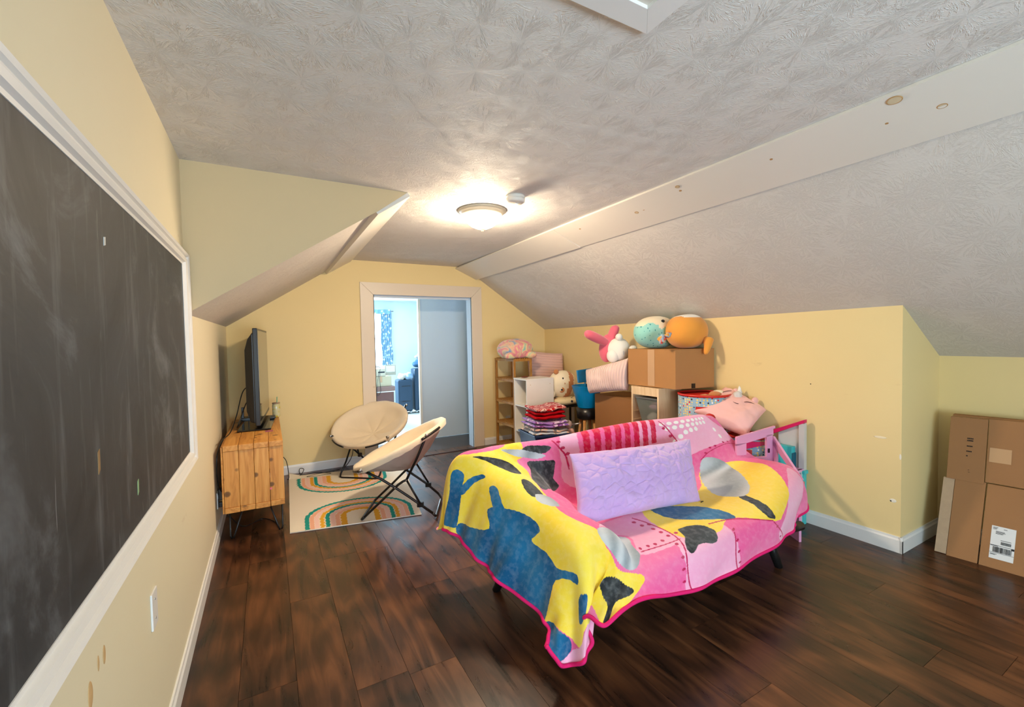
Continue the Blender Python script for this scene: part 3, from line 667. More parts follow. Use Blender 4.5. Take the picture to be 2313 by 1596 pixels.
#PART2
# ------------------------------------------------------------------ sofa under the throw
sofa = thing('sofa', 'small armless sofa bed on black splayed legs, hidden under the fleece throw', 'sofa', (1.95, 1.8, 0))
M_sofa = plain('charcoal_upholstery', (38, 36, 38), .85, .2, .1, 9, .3, 180)
def slab(name, pts, z0, z1, mat, bev=.02): return G().prism([(a, b, z0) for a, b in pts], (0, 0, z1-z0)).build(name, mat, sofa, bevel=bev)
slab('seat_cushion', [(1.20, 1.50), (2.66, 1.52), (2.80, 1.90), (1.36, 2.06)], .245, .355, M_sofa)
G().prism([(1.10, 2.10, .30), (2.80, 2.06, .30), (2.80, 2.10, .70), (1.05, 2.17, .70)], (0, .07, 0)).build('backrest', M_sofa, sofa, bevel=.01)
slab('base_frame', [(1.19, 1.52), (2.70, 1.49), (2.82, 1.96), (1.10, 2.12)], .205, .24, M_black, .006)
G().tube([(2.70, 1.49, .216), (2.86, 1.485, .206)], .028, 12).build('frame_end_bar', M_black, sofa, True)
G().prism([(1.13, 1.60, .25), (1.22, 1.58, .25), (1.26, 2.0, .25), (1.12, 2.0, .25)], (.02, 0, .14)).build('left_bolster', M_sofa, sofa, bevel=.01)
G().prism([(2.68, 1.58, .25), (2.82, 1.60, .25), (2.90, 1.95, .25), (2.78, 1.95, .25)], (0, 0, .13)).build('right_bolster', M_sofa, sofa, bevel=.01)
for (a, b) in (((1.20, 1.62, .21), (1.222, 1.56, 0)), ((2.60, 1.55, .21), (2.640, 1.492, 0)), ((1.13, 2.08, .21), (1.070, 2.155, 0)), ((2.66, 1.95, .21), (2.72, 2.03, 0))):
    G().tube([a, b], [.030, .022], 14).build('leg', M_black, sofa, True)

# ------------------------------------------------------------------ fleece throw with a bold colour print
def cr(A, t, axis):
    A = np.moveaxis(A, axis, 0); n = len(A); i = np.clip(np.floor(t).astype(int), 0, n-2); f = t-i
    g = lambda k: A[np.clip(k, 0, n-1)]
    p0, p1, p2, p3 = g(i-1), g(i), g(i+1), g(i+2); f = f.reshape(-1, *([1]*(A.ndim-1)))
    return np.moveaxis(.5*(2*p1+(p2-p0)*f+(2*p0-5*p1+4*p2-p3)*f*f+(3*p1-p0-3*p2+p3)*f**3), 0, axis)
Q = [[[0.828,2.38,0.3],[0.828,2.28,0.362],[0.859,2.15,0.353],[0.912,1.95,0.284],[0.929,1.8,0.255],[1.022,1.55,0.186],[0.934,1.45,0.152]],[[0.842,2.36,0.3],[0.842,2.26,0.568],[0.919,2.12,0.524],[0.966,1.93,0.476],[1.023,1.77,0.404],[1.068,1.52,0.323],[0.982,1.4,0.099]],[[0.879,2.34,0.314],[0.879,2.24,0.734],[0.991,2.1,0.683],[1.065,1.92,0.639],[1.126,1.75,0.57],[1.159,1.48,0.471],[1.075,1.36,0.134]],[[1.023,2.32,0.347],[1.023,2.22,0.767],[1.14,2.1,0.702],[1.229,1.95,0.616],[1.311,1.77,0.531],[1.31,1.5,0.474],[1.102,1.36,0.266]],[[1.202,2.31,0.351],[1.202,2.21,0.771],[1.276,2.1,0.65],[1.335,1.97,0.542],[1.397,1.78,0.472],[1.369,1.47,0.429],[1.117,1.3,0.27]],[[1.411,2.3,0.354],[1.411,2.2,0.774],[1.44,2.09,0.584],[1.467,1.98,0.445],[1.49,1.78,0.412],[1.424,1.43,0.383],[1.307,1.32,0.297]],[[2.051,2.28,0.382],[2.051,2.18,0.802],[1.992,2.05,0.584],[1.948,1.95,0.452],[1.862,1.7,0.419],[1.732,1.38,0.397],[1.625,1.32,0.251]],[[2.575,2.24,0.38],[2.575,2.14,0.8],[2.563,2.02,0.594],[2.615,1.92,0.457],[2.483,1.7,0.425],[2.155,1.4,0.389],[1.977,1.34,0.241]],[[2.765,2.22,0.376],[2.765,2.12,0.796],[2.923,2.0,0.596],[2.946,1.88,0.5],[2.871,1.68,0.506],[2.513,1.42,0.401],[2.465,1.4,0.245]],[[2.844,2.22,0.341],[2.844,2.12,0.761],[2.978,2.02,0.584],[3.06,1.86,0.481],[3.019,1.6,0.484],[2.876,1.5,0.397],[2.695,1.45,0.252]],[[2.874,2.22,0.2],[2.874,2.12,0.541],[3.008,2.02,0.364],[3.09,1.86,0.261],[3.049,1.6,0.264],[2.906,1.5,0.2],[2.725,1.45,0.2]]]
for q_ in Q[10]: q_[2] += .09
PRINT = {"yellow":[[[1.98,0.35],[2.23,1.35],[3.57,1.3],[4.67,0.35],[4.19,1.46],[3.57,1.79],[3.46,2.31],[2.74,3.18],[2.46,3.72],[2.31,4.19],[2.41,4.5],[2.74,4.75],[2.8,5.1],[3.62,5.31],[4.97,5.3],[4.92,5.69],[4.51,6.0],[3.86,5.97],[2.06,5.63],[1.66,5.78],[1.31,5.65],[0.02,5.11],[1.05,4.78],[0.44,4.53],[0.0,3.12],[0.0,2.01],[0.05,0.35],[0.98,0.35]],[[7.04,2.62],[7.84,2.98],[7.97,3.94],[8.23,4.47],[8.32,4.83],[8.02,5.13],[7.76,5.19],[6.76,4.76],[6.5,4.92],[6.02,4.86],[5.81,4.49],[5.8,3.86],[6.15,3.74],[6.63,3.61],[6.8,2.85]]],"blue":[[[0.39,1.81],[0.58,2.34],[0.86,2.9],[1.22,2.66],[1.47,3.13],[1.64,3.68],[1.69,4.07],[1.58,4.21],[1.31,4.14],[1.31,4.5],[1.24,4.77],[1.47,5.0],[1.69,5.15],[1.6,5.21],[1.05,4.87],[0.66,4.93],[0.05,5.03],[0.0,4.59],[0.0,3.53],[0.0,2.06]],[[1.53,1.18],[1.62,1.55],[1.16,1.62],[0.41,1.78],[0.24,1.71],[0.22,1.14],[0.86,1.24]],[[0.0,5.1],[0.65,5.43],[1.22,5.63],[1.33,5.79],[0.83,5.92],[0.24,6.0],[0.0,5.8]],[[1.66,2.42],[1.78,2.61],[1.47,3.05],[1.41,3.26],[1.29,3.0],[1.3,2.82]],[[1.1,1.53],[1.61,1.72],[1.93,1.97],[1.88,2.12],[1.61,1.9],[1.14,1.69]],[[5.91,3.75],[6.37,4.12],[6.63,4.46],[6.84,4.76],[6.68,4.74],[6.23,4.46],[5.98,4.18]],[[1.65,5.35],[1.93,5.39],[1.85,5.53],[1.64,5.57]]],"dark":[[[2.24,1.48],[2.58,1.64],[2.93,1.9],[2.9,2.47],[2.55,2.54],[2.46,2.16],[2.42,1.76]],[[4.57,1.27],[5.04,1.32],[4.97,1.46],[4.6,1.48],[4.1,1.44]],[[4.09,1.72],[4.99,1.61],[5.04,1.75],[4.94,2.0],[4.79,2.44],[2.86,3.3],[3.04,2.83],[3.89,2.05]],[[2.42,2.88],[2.65,2.97],[2.4,3.62],[2.12,3.61],[2.16,3.25]],[[2.99,5.52],[3.9,5.4],[4.73,5.55],[4.72,5.67],[4.15,5.66],[4.11,5.91],[3.88,5.94],[3.82,5.71],[3.35,5.65]],[[5.97,4.57],[6.17,4.58],[6.32,4.69],[6.43,4.9],[6.37,5.1],[6.11,5.02],[5.93,5.15],[5.87,4.99],[5.96,4.75]],[[7.14,4.29],[7.32,4.51],[7.66,4.87],[7.77,5.13],[7.58,5.04],[7.28,4.65],[7.08,4.38]]],"grey":[[[3.37,1.42],[4.46,1.42],[4.94,1.51],[4.6,1.59],[3.68,1.61]],[[2.24,3.54],[2.54,3.7],[2.49,4.04],[2.22,4.02],[2.09,3.78]],[[2.83,4.73],[3.65,4.68],[5.07,4.47],[5.1,4.75],[5.08,4.95],[4.75,5.21],[3.87,5.26],[3.04,5.17],[2.69,4.96]],[[6.97,2.34],[7.24,2.36],[7.38,2.8],[7.36,3.78],[7.35,4.23],[7.16,4.35],[6.82,4.1],[6.72,3.72],[6.77,3.04]]],"lpink":[[[5.21,1.25],[5.45,0.35],[5.4,1.67],[5.5,1.74],[5.97,1.93],[6.14,1.58],[6.15,0.35],[7.66,0.35],[7.96,1.35],[9.07,1.74],[7.32,1.94],[6.42,2.37],[6.05,3.04],[5.16,2.3],[5.16,1.65]],[[5.8,3.86],[5.83,4.22],[5.88,4.58],[5.91,4.84],[5.82,4.88],[5.1,4.92],[5.12,4.42],[2.92,4.69]],[[5.8,4.79],[6.4,4.69],[6.75,5.1],[6.99,5.99],[6.0,6.0],[5.84,5.46]],[[1.66,5.78],[2.06,5.63],[3.02,5.97],[1.75,6.0],[1.32,6.0],[0.83,5.95],[1.37,5.8]],[[8.47,4.1],[8.96,4.37],[8.98,4.92],[8.98,5.84],[8.12,6.0],[7.85,5.53],[8.24,5.02]]],"lines":[[[5.12,1.2],[5.18,1.41],[5.23,1.58],[5.23,1.83]],[[6.49,1.18],[6.63,1.47],[6.74,1.72]],[[6.96,2.33],[7.26,2.09],[7.85,1.94],[8.55,2.1]],[[5.6,4.03],[5.71,4.21],[5.81,4.49],[5.85,4.81],[5.83,5.27],[5.91,5.67],[6.01,6.0]],[[5.87,4.79],[5.6,4.83],[5.17,4.87]],[[6.75,5.05],[6.84,5.49],[7.01,6.0]],[[7.72,5.19],[7.92,5.51],[8.04,5.83]],[[6.4,4.69],[6.79,4.79],[7.7,5.16]]],"rivets":[[[5.19,1.27]],[[5.22,1.42]],[[5.26,1.55]],[[6.54,1.38]],[[6.63,1.56]],[[6.7,1.7]],[[7.31,1.97]],[[7.45,1.94]],[[7.71,1.88]],[[7.91,1.88]],[[7.14,2.12]],[[5.57,4.14]],[[5.62,4.26]],[[5.72,4.27]],[[5.7,4.4]],[[5.74,4.52]],[[5.77,4.65]],[[5.77,4.88]],[[5.77,5.16]],[[5.78,5.39]],[[5.83,5.66]],[[5.9,4.63]],[[5.2,4.8]],[[5.36,4.78]],[[5.49,4.77]],[[5.63,4.73]],[[6.74,4.99]],[[6.82,5.22]],[[6.9,5.46]],[[6.99,5.72]],[[7.9,5.65]],[[7.81,5.33]]]}
def throw():
    ns, nt = 1260, 620
    s = np.linspace(0, 10, ns); t = np.linspace(0, 6, nt)
    P = cr(cr(np.array(Q), s, 0), t, 1)
    S_, T_ = np.meshgrid(s, t, indexing='ij')
    ds = np.gradient(P, axis=0); dt = np.gradient(P, axis=1); N = np.cross(ds, dt); N /= np.linalg.norm(N, axis=2, keepdims=True)+1e-9
    N = -N                                                  # grid runs left-right and back-front: this side is outward
    hang = np.clip((T_-5.0), 0, 1)                         # front drop
    side = np.clip((2.0-S_)/2, 0, 1)                       # left drop
    rside = np.clip(S_-8.4, 0, 1)
    seat = np.exp(-((T_-4.2)/.9)**2)*np.clip(S_-4.4, 0, 1)*np.clip(9-S_, 0, 1)
    back = np.exp(-((T_-1.9)/.6)**2)*np.clip(S_-4, 0, 1)
    d = .012*side*(np.sin(T_*5.2+.6+S_*.7)+.5*np.sin(T_*11.3+1.2))
    corner = np.exp(-((S_-1.9)/1.3)**2)*np.clip((T_-4.4)/1.2, 0, 1)
    d += .026*corner*np.sin(S_*5.6+.9+T_*.5)*np.clip((T_-4.2)/1.6, .15, 1)
    d += .008*hang*np.sin(S_*7.5+T_)*np.clip(S_-3.5, 0, 1)
    d += .006*seat*np.sin(S_*3.1-T_*4.3)+.005*back*np.sin(S_*8+T_*1.3)+.012*rside*np.sin(T_*5+2.2)
    d += .004*np.sin(S_*2.3+T_*3.1)*np.sin(T_*2.1-S_*1.7)
    d += .010*np.exp(-((S_-3.3-.25*(T_-3))/.45)**2)*np.sin(T_*4.1)
    d += .016
    P = P+N*d[..., None]; P[..., 2] = np.maximum(P[..., 2], .018)
    # the print
    base = np.empty(P.shape); rgb = lambda c: np.array(lin(c))
    hot, lp = rgb((236, 92, 150)), rgb((240, 156, 190))
    g = .5+.5*np.sin(S_*1.3+T_*1.7+np.sin(T_*2.2)); base[:] = hot*(1-g[..., None]*.35)+lp*g[..., None]*.35
    def inside(poly, px, py):
        r = np.zeros(px.shape, bool); x0, x1 = min(p[0] for p in poly)-.05, max(p[0] for p in poly)+.05; y0, y1 = min(p[1] for p in poly)-.05, max(p[1] for p in poly)+.05
        i0, i1 = np.searchsorted(s, x0), np.searchsorted(s, x1); j0, j1 = np.searchsorted(t, y0), np.searchsorted(t, y1)
        X = px[i0:i1, j0:j1]; Y = py[i0:i1, j0:j1]; q = np.zeros(X.shape, bool); n = len(poly)
        for k in range(n):
            (xa, ya), (xb, yb) = poly[k], poly[(k+1) % n]
            if ya == yb: continue
            c = ((ya > Y) != (yb > Y)) & (X < (xb-xa)*(Y-ya)/(yb-ya)+xa); q ^= c
        r[i0:i1, j0:j1] = q; return r
    SX = S_+.004*np.sin(T_*37+S_*7); TX = T_+.004*np.sin(S_*43-T_*9)
    def soft(p, k=5):
        n = len(p); o = []
        for i in range(n):
            a, b, c, d = [np.array(p[(i+q) % n], float) for q in (-1, 0, 1, 2)]
            for q in range(k):
                f = q/k; o.append(tuple(.5*(2*b+(c-a)*f+(2*a-5*b+4*c-d)*f*f+(3*b-a-3*c+d)*f**3)))
        return o
    def fill(key, c, c2=None, f=0.0):
        for p in [soft(p_) for p_ in PRINT[key]]:
            m = inside(p, SX if key in ('yellow', 'blue', 'dark', 'grey', 'lpink') else S_, TX if key in ('yellow', 'blue', 'dark', 'grey', 'lpink') else T_)
            cc = rgb(c)
            if c2 is not None:
                w = (.5+.5*np.sin(S_*f+T_*f*.8+np.sin(T_*f*.6)*1.5))[..., None]; cc = (rgb(c)*(1-w)+rgb(c2)*w)
                base[m] = cc[m]
            else: base[m] = cc
    def line(p, w, c):
        cc = rgb(c)
        for (xa, ya), (xb, yb) in zip(p[:-1], p[1:]):
            dx, dy = xb-xa, yb-ya; L2 = dx*dx+dy*dy+1e-9; k = np.clip(((S_-xa)*dx+(T_-ya)*dy)/L2, 0, 1)
            base[((S_-xa-k*dx)**2+(T_-ya-k*dy)**2) < w*w] = cc
    def curve2(p):
        q = curve_pts([(a, b, 0) for a, b in p], 6); return [(v.x, v.y) for v in q]
    fill('lpink', (240, 160, 192), (244, 178, 204), 2.1)
    fill('yellow', (250, 220, 84), (244, 206, 58), 2.6)
    for k in range(8):                                     # crimson stripes on the pink panel
        c0 = 5.475+k*.125; m = (np.abs(S_-c0+.05*(T_-1.3)-.03*np.sin((T_-.6)*2.2)) < .038) & (T_ > .55) & (T_ < (1.86 if k < 6 else 1.74-.1*(k-6))); base[m] = rgb((206, 14, 66))
    fill('blue', (34, 108, 152), (20, 84, 128), 4.3)
    fill('dark', (58, 62, 64), (40, 42, 44), 7.0); fill('grey', (196, 200, 204), (150, 156, 160), 7.0)
    dots = [(6.52+.13*k, 1.28-.005*k) for k in range(9)]+[(6.60+.13*k, 1.40-.006*k) for k in range(8)]+[(6.70, 1.68), (6.80, 1.60), (6.91, 1.53), (7.03, 1.50), (7.16, 1.49), (6.86, 1.72), (7.76, 1.72), (7.72, 1.56)]
    for xa, ya in dots: base[((S_-xa)/.046)**2+((T_-ya)/.048)**2 < 1] = rgb((246, 238, 232))
    for p in PRINT['lines']: line([q for q in curve2(p)], .011, (196, 22, 84))
    for p in PRINT['rivets']:
        xa, ya = p[0]; base[((S_-xa)**2/.028**2+(T_-ya)**2/.030**2) < 1] = rgb((190, 20, 80))
    idx = np.arange(ns*nt).reshape(ns, nt)
    F = np.stack([idx[:-1, :-1], idx[1:, :-1], idx[1:, 1:], idx[:-1, 1:]], -1).reshape(-1, 4)
    me = bpy.data.meshes.new('fleece'); me.vertices.add(ns*nt); me.vertices.foreach_set('co', P.astype(np.float32).ravel())
    me.loops.add(F.size); me.loops.foreach_set('vertex_index', F.astype(np.int32).ravel())
    me.polygons.add(len(F)); me.polygons.foreach_set('loop_start', np.arange(0, F.size, 4, dtype=np.int32))
    me.polygons.foreach_set('use_smooth', np.ones(len(F), bool))
    me.update(calc_edges=True)
    ca = me.color_attributes.new('Col', 'FLOAT_COLOR', 'POINT'); c4 = np.concatenate([base.reshape(-1, 3), np.ones((ns*nt, 1))], 1)
    ca.data.foreach_set('color', c4.astype(np.float32).ravel())
    tt = NT('printed_fleece', .95, .05); at = tt.n('ShaderNodeAttribute'); at.attribute_name = 'Col'
    nz = tt.noise(tt.coord(), 38, 4); tt.color(tt.mix(tt.math('MULTIPLY', tt.math('SUBTRACT', nz, .45), .28, True), at.outputs['Color'], (1, 1, 1)))
    tt.bump(tt.noise(tt.coord(), 240, 2), .25, .002); tt.b.inputs['Sheen Weight'].default_value = .25
    me.materials.append(tt.m)
    th = thing('fleece_throw', 'pink, yellow and blue printed fleece throw draped over the sofa', 'blanket', (1.95, 1.8, 0))
    o = bpy.data.objects.new('fleece', me); COL.objects.link(o); o.parent = th; o.location = (-1.95, -1.8, 0)
    path = [P[0, j] for j in range(nt//6, nt, 4)]+[P[i, -1] for i in range(2, ns-1, 4)]+[P[ns-1, j] for j in range(nt-3, nt//6, -4)]
    G().tube([tuple(p) for p in path], .0085, 6).build('hem_binding', plain('hot_pink_binding', (226, 38, 110), .8, .1, .08, 30), th, True)
throw()
t = NT('lavender_embossed_fur', .95, .05); tc0 = t.n('ShaderNodeTexCoord'); v = t.coord('UV', (13, 7, 1))
vo = t.n('ShaderNodeTexVoronoi', feature='SMOOTH_F1'); vo.inputs['Scale'].default_value = 1.0; t.l(v, vo.inputs['Vector'])
vo.inputs['Smoothness'].default_value = .12
t.color(t.mix(t.noise(t.coord(), 9, 4), lin((186, 146, 206)), lin((212, 180, 226))))
t.bump(t.noise(t.coord(), 120, 3), .3, .004); t.b.inputs['Sheen Weight'].default_value = .4; M_lav = t.m
def pebbles(u, v):
    q = noise.voronoi(Vector((u*15+.4*math.sin(v*9), v*7.5, 0)), distance_metric='DISTANCE', exponent=2)[0]
    return .0085*min(1, ((q[1]-q[0])*2.6))**.5-.0040+.016*noise.noise(Vector((u*3+v*2.2, v*1.5-u*3, 2)))
pl = thing('throw_pillow', 'large lavender embossed plush pillow leaning on the sofa', 'pillow', (1.8, 1.8, .45))
def bp_y(u, v, y):
    d = _f+_r*((u-1156.5)/990.9)-_u*((v-798)/990.9); k = y/d.y; return (d.x*k, y, 1.4+d.z*k)
pillow4('cover', (1.29, 1.70, .475), (2.185, 1.685, .43), (2.385, 1.92, .725), (1.40, 1.90, .775), .17, M_lav, pl, 190, .010, .42, .03, 7, rel=pebbles)
G().prism([(2.155, 1.66, .425), (2.185, 1.665, .42), (2.19, 1.67, .435), (2.16, 1.665, .44)], (.002, .003, .0)).build('care_tag', M_black, pl)

# ------------------------------------------------------------------ the corner pile
def paint(o, fn, mats):
    for m in mats: o.data.materials.append(m)
    off = wmat(o.parent) if o.parent else Matrix.Identity(4)
    o.data.polygons.foreach_set('material_index', [fn(off @ p.center) for p in o.data.polygons]); return o
sh = thing('bamboo_shelf', 'tall narrow bamboo slatted shelf tower against the back wall', 'shelf', (2.72, 4.85, 0))
sx0, sx1, sy0, sy1, sz = 2.585, 2.845, 4.60, 5.10, 1.155
for a in (sx0, sx1-.028):
    for b in (sy0, sy1-.028): box('post', a, a+.028, b, b+.028, 0, sz, M_bamboo, sh, .002)
for z in (.035, .315, .595, .873, sz-.03):
    s_ = G(); s_.box(sx0+.002, sx0+.022, sy0+.028, sy1-.028, z, z+.028); s_.box(sx1-.022, sx1-.002, sy0+.028, sy1-.028, z, z+.028)
    s_.box(sx0+.028, sx1-.028, sy0+.004, sy0+.024, z, z+.028); s_.box(sx0+.028, sx1-.028, sy1-.024, sy1-.004, z, z+.028); s_.build('shelf_rail', M_bamboo, sh)
    for k in range(7): box('slat', sx0+.024+k*.031, sx0+.024+k*.031+.02, sy0+.006, sy1-.006, z+.028, z+.036, M_bamboo, sh)
# tie-dye plush on the shelf tower
t = NT('tie_dye_plush', .95, .05); n_ = t.noise(t.coord(), 5.5, 2, .5, 1.2)
t.color(t.ramp(n_, [(.32, lin((120, 150, 190))), (.42, lin((226, 190, 150))), (.50, lin((222, 130, 150))), (.58, lin((232, 205, 150))), (.68, lin((140, 190, 185)))])); t.b.inputs['Sheen Weight'].default_value = .3; M_tie = t.m
pz = thing('plush_toy', 'pastel tie-dye plush lying on top of the bamboo shelf', 'plush toy', (2.70, 4.76, sz+.006))
G().ball((2.71, 4.78, 1.265), (.225, .20, .135), 40, 24, bot=1.165, n=.06, e=.9).build('body', M_tie, pz, True)
G().ball((2.55, 4.62, 1.195), (.085, .05, .045), rot=('Z', .3), bot=1.163).build('foot', M_tie, pz, True)
G().ball((2.83, 4.60, 1.20), (.075, .05, .042), rot=('Z', -.4), bot=1.163).build('foot', M_tie, pz, True)
def ribbed(name, c, sx, sy, depth=.5):
    t = NT(name, .95, .05); v = t.coord('UV', (sx, sy, 1)); w = t.n('ShaderNodeTexWave', wave_type='BANDS', bands_direction='Y' if sy > 0 else 'X'); w.inputs['Scale'].default_value = 1.0
    w.inputs['Distortion'].default_value = .5; t.l(v, w.inputs['Vector'])
    t.color(t.mix(w.outputs['Fac'], tuple(k*.90 for k in lin(c)), lin(c))); t.bump(w.outputs['Fac'], depth, .010); t.b.inputs['Sheen Weight'].default_value = .3; return t.m
ca = thing('cushion', 'pale pink ribbed cushion standing in the far corner behind the white cube shelf', 'cushion', (3.2, 4.9, .56))
pillow4('cover', (2.99, 4.90, .59), (3.41, 4.66, .60), (3.41, 4.74, 1.195), (3.00, 4.99, 1.25), .17, ribbed('pink_rib_a', (222, 180, 168), 0, 5.2), ca, 30, .006, .32, .02)
def cube_shelf(name, label, x0, x1, y0, y1, z1, zs, mid=None):
    """open front faces -x"""
    c_ = thing(name, label, 'shelf', ((x0+x1)/2, (y0+y1)/2, 0)); w = .016
    box('side_panel', x0, x1, y0, y0+w, 0, z1, M_white, c_, .001); box('side_panel', x0, x1, y1-w, y1, 0, z1, M_white, c_, .001)
    box('top_panel', x0-.004, x1, y0-.003, y1+.003, z1, z1+w, M_white, c_, .001); box('back_panel', x1-.006, x1, y0+w, y1-w, .0, z1, M_white, c_)
    for z in zs: box('shelf_board', x0+.004, x1-.006, y0+w, y1-w, z, z+w, M_white, c_)
    if mid: box('divider', x0+.004, x1-.006, mid-w/2, mid+w/2, .02, z1, M_white, c_)
    for (dx, dz) in ((.05, -.05), (.05, -.3), (x1-x0-.05, -.05)): G().tube([(x0+dx, y0-.001, z1+dz), (x0+dx, y0+.001, z1+dz)], .004, 8).build('screw_cap', M_tape, c_, True)
    return c_
cube_shelf('cube_shelf', 'white three-cube shelf standing in front of the bamboo tower', 2.535, 2.90, 4.22, 4.51, .925, (.02, .315, .615))
cube_shelf('cube_shelf', 'low white cube shelf behind the floral cushion and blue chair', 3.02, 3.41, 4.50, 5.14, .545, (.02, .27), 4.83)
o = G().ball((2.62, 4.40, .953), (.05, .02, .008)).build('hair_clip', plain('brown_plastic', (110, 50, 30), .3), smooth=True); prop(o, 'small brown clip lying on top of the white three-cube shelf', 'clip')
# black side table, floral cushion, round-faced plush
tb = thing('side_table', 'small black table carrying the floral cushion', 'table', (3.06, 4.27, 0))
box('tabletop', 2.935, 3.30, 4.14, 4.44, .585, .603, M_blackp, tb, .004)
for a in (2.945, 3.27):
    for b in (4.155, 4.405): box('leg', a, a+.02, b, b+.02, 0, .585, M_blackp, tb)
t = NT('floral_print_fabric', .9, .1); vo = t.n('ShaderNodeTexVoronoi'); vo.inputs['Scale'].default_value = 17; t.l(t.coord(), vo.inputs['Vector'])
m1 = t.ramp(vo.outputs['Distance'], [(.30, (1, 1, 1)), (.38, (0, 0, 0))]); fc = t.ramp(t.n('ShaderNodeSeparateXYZ').outputs[0], [(0, (1, 1, 1))])
sp = t.n('ShaderNodeSeparateColor'); t.l(vo.outputs['Color'], sp.inputs[0]); fc = t.ramp(sp.outputs[0], [(.0, lin((60, 60, 76))), (.45, lin((150, 60, 50))), (.7, lin((70, 96, 100)))], 'CONSTANT')
nn_ = t.math('GREATER_THAN', t.noise(t.coord(), 70, 2), .5); t.color(t.mix(t.math('MULTIPLY', m1, nn_), lin((226, 206, 164)), fc)); M_flor = t.m
fc_ = thing('floral_cushion', 'cream cushion with dark floral print on the black side table', 'cushion', (3.09, 4.27, .604))
G().ball((3.10, 4.28, .65), (.19, .15, .048), 36, 16, e=.75, bot=.606).build('cover', M_flor, fc_, True)
M_cream = plain('cream_plush', (238, 222, 190), .95, .05, .04, 9, .2, 200, sheen=.3); M_tan = plain('tan_plush', (196, 128, 80), .95, .05, .1, 9, .2, 200, sheen=.3)
pd = thing('plush_toy', 'cream round plush with brown eye patch lying sideways on the floral cushion', 'plush toy', (3.1, 4.3, .70))
bdy = G().ball((3.09, 4.31, .845), (.185, .13, .165), 60, 40, e=.95, bot=.696).build('body', M_cream, pd, True)
paint(bdy, lambda p: 1 if (p.x > 3.09+.25*(p.z-.845) and p.x < 3.165+.2*(p.z-.845) and p.y < 4.28) else 0, [M_tan])
G().ball((2.975, 4.27, 1.00), (.035, .02, .03), 16, 10).build('ear', M_tan, pd, True); G().ball((2.915, 4.25, .745), (.03, .02, .04), 16, 10).build('ear', M_cream, pd, True)
def disc(name, c, r, mat, par, n=(-.45, -.9, 0), th=.004, k=1.0):
    n = Vector(n).normalized(); c = Vector(c); rotq = Vector((0, 0, 1)).rotation_difference(n).to_matrix()
    g_ = G().lathe([(0, -.01), (r, -.01), (r, th*.5), (r*.85, th), (0, th)], (0, 0, 0), 24); g_.V = [tuple(c+rotq @ Vector((v[0]*k, v[1], v[2]))) for v in g_.V]; return g_.build(name, mat, par, True)
ep_ = disc('eye_patch', (3.005, 4.205, .79), .034, M_tan, pd, (-.45, -.85, -.2)); disc('eye', (3.003, 4.198, .793), .011, M_blackp, ep_, (-.45, -.85, -.2))
ep_ = disc('eye_patch', (3.025, 4.212, .925), .032, plain('pale_eye', (248, 232, 214), .9), pd, (-.35, -.8, .5)); disc('eye', (3.025, 4.205, .925), .011, M_blackp, ep_, (-.35, -.8, .45)); disc('nose', (3.035, 4.19, .865), .012, M_tan, pd, (-.35, -.9, .1))
# blue chair on its black stool base
bc = thing('child_chair', 'translucent blue plastic tub chair with backrest above a black drum and wooden legs', 'chair', (3.1, 3.82, 0))
bx, bb = 3.085, 3.84
V = []; F = []; prof = [(0, .628), (.102, .628), (.168, .868), (.160, .870), (.096, .64), (.0, .64)]
G().lathe(prof, (bx, bb, 0), 40).build('seat_tub', M_blue, bc)
G().prism([(bx-.135, bb-.03, .905), (bx+.10, bb+.02, .905), (bx+.115, bb+.02, 1.055), (bx-.155, bb-.035, 1.045)], (.005, .03, 0)).build('backrest', M_blue, bc, bevel=.008)
G().tube([(bx-.02, bb, .80), (bx-.02, bb+.005, .94)], .008, 8).build('back_support', M_blue, bc, True)
G().lathe([(0, .50), (.10, .50), (.112, .51), (.118, .62), (0, .625)], (bx, bb, 0), 36).build('base_drum', M_blackp, bc, True)
for q in range(4):
    a = .5+q*PI/2; G().tube([(bx+.07*math.cos(a), bb+.07*math.sin(a), .51), (bx+.15*math.cos(a), bb+.15*math.sin(a), 0)], [.018, .013], 12).build('leg', wood('round_leg_wood', (170, 112, 56), (196, 138, 76), (206, 150, 90), knots=False), bc, True)
# cardboard boxes and pale pine frame
def carton(label, cs, z0, z1, mat, tape=None, group=None):
    cx = sum(c[0] for c in cs)/4; cy = sum(c[1] for c in cs)/4; o = thing('cardboard_box', label, 'box', (cx, cy, z0), group=group)
    G().prism([(a, b, z0) for a, b in cs], (0, 0, z1-z0-.004)).build('carton', mat, o, bevel=.003)
    a, b, c, d = [Vector((p[0], p[1], z1-.004)) for p in cs]
    G().prism([a, b, (b+c)/2-(c-b).normalized()*.002, (a+d)/2-(d-a).normalized()*.002], (0, 0, .004)).build('flap', mat, o); G().prism([(a+d)/2+(d-a).normalized()*.002, (b+c)/2+(c-b).normalized()*.002, c, d], (0, 0, .004)).build('flap', mat, o)
    return o
lb = carton('brown cardboard box on the floor under the pink ribbed cushion and rabbit plush', [(3.03, 3.10), (3.43, 3.10), (3.43, 3.64), (3.03, 3.64)], 0, .80, M_card2)
wd = thing('pine_storage_unit', 'pale pine storage unit holding one grey tub beneath the top box', 'storage unit', (3.13, 2.88, 0))
fx0, fx1, fy0, fy1, fz = 2.98, 3.27, 2.72, 3.05, .938
box('side_panel', fx0, fx1, fy0, fy0+.018, 0, fz, M_birch, wd, .001); box('side_panel', fx0, fx1, fy1-.018, fy1, 0, fz, M_birch, wd, .001)
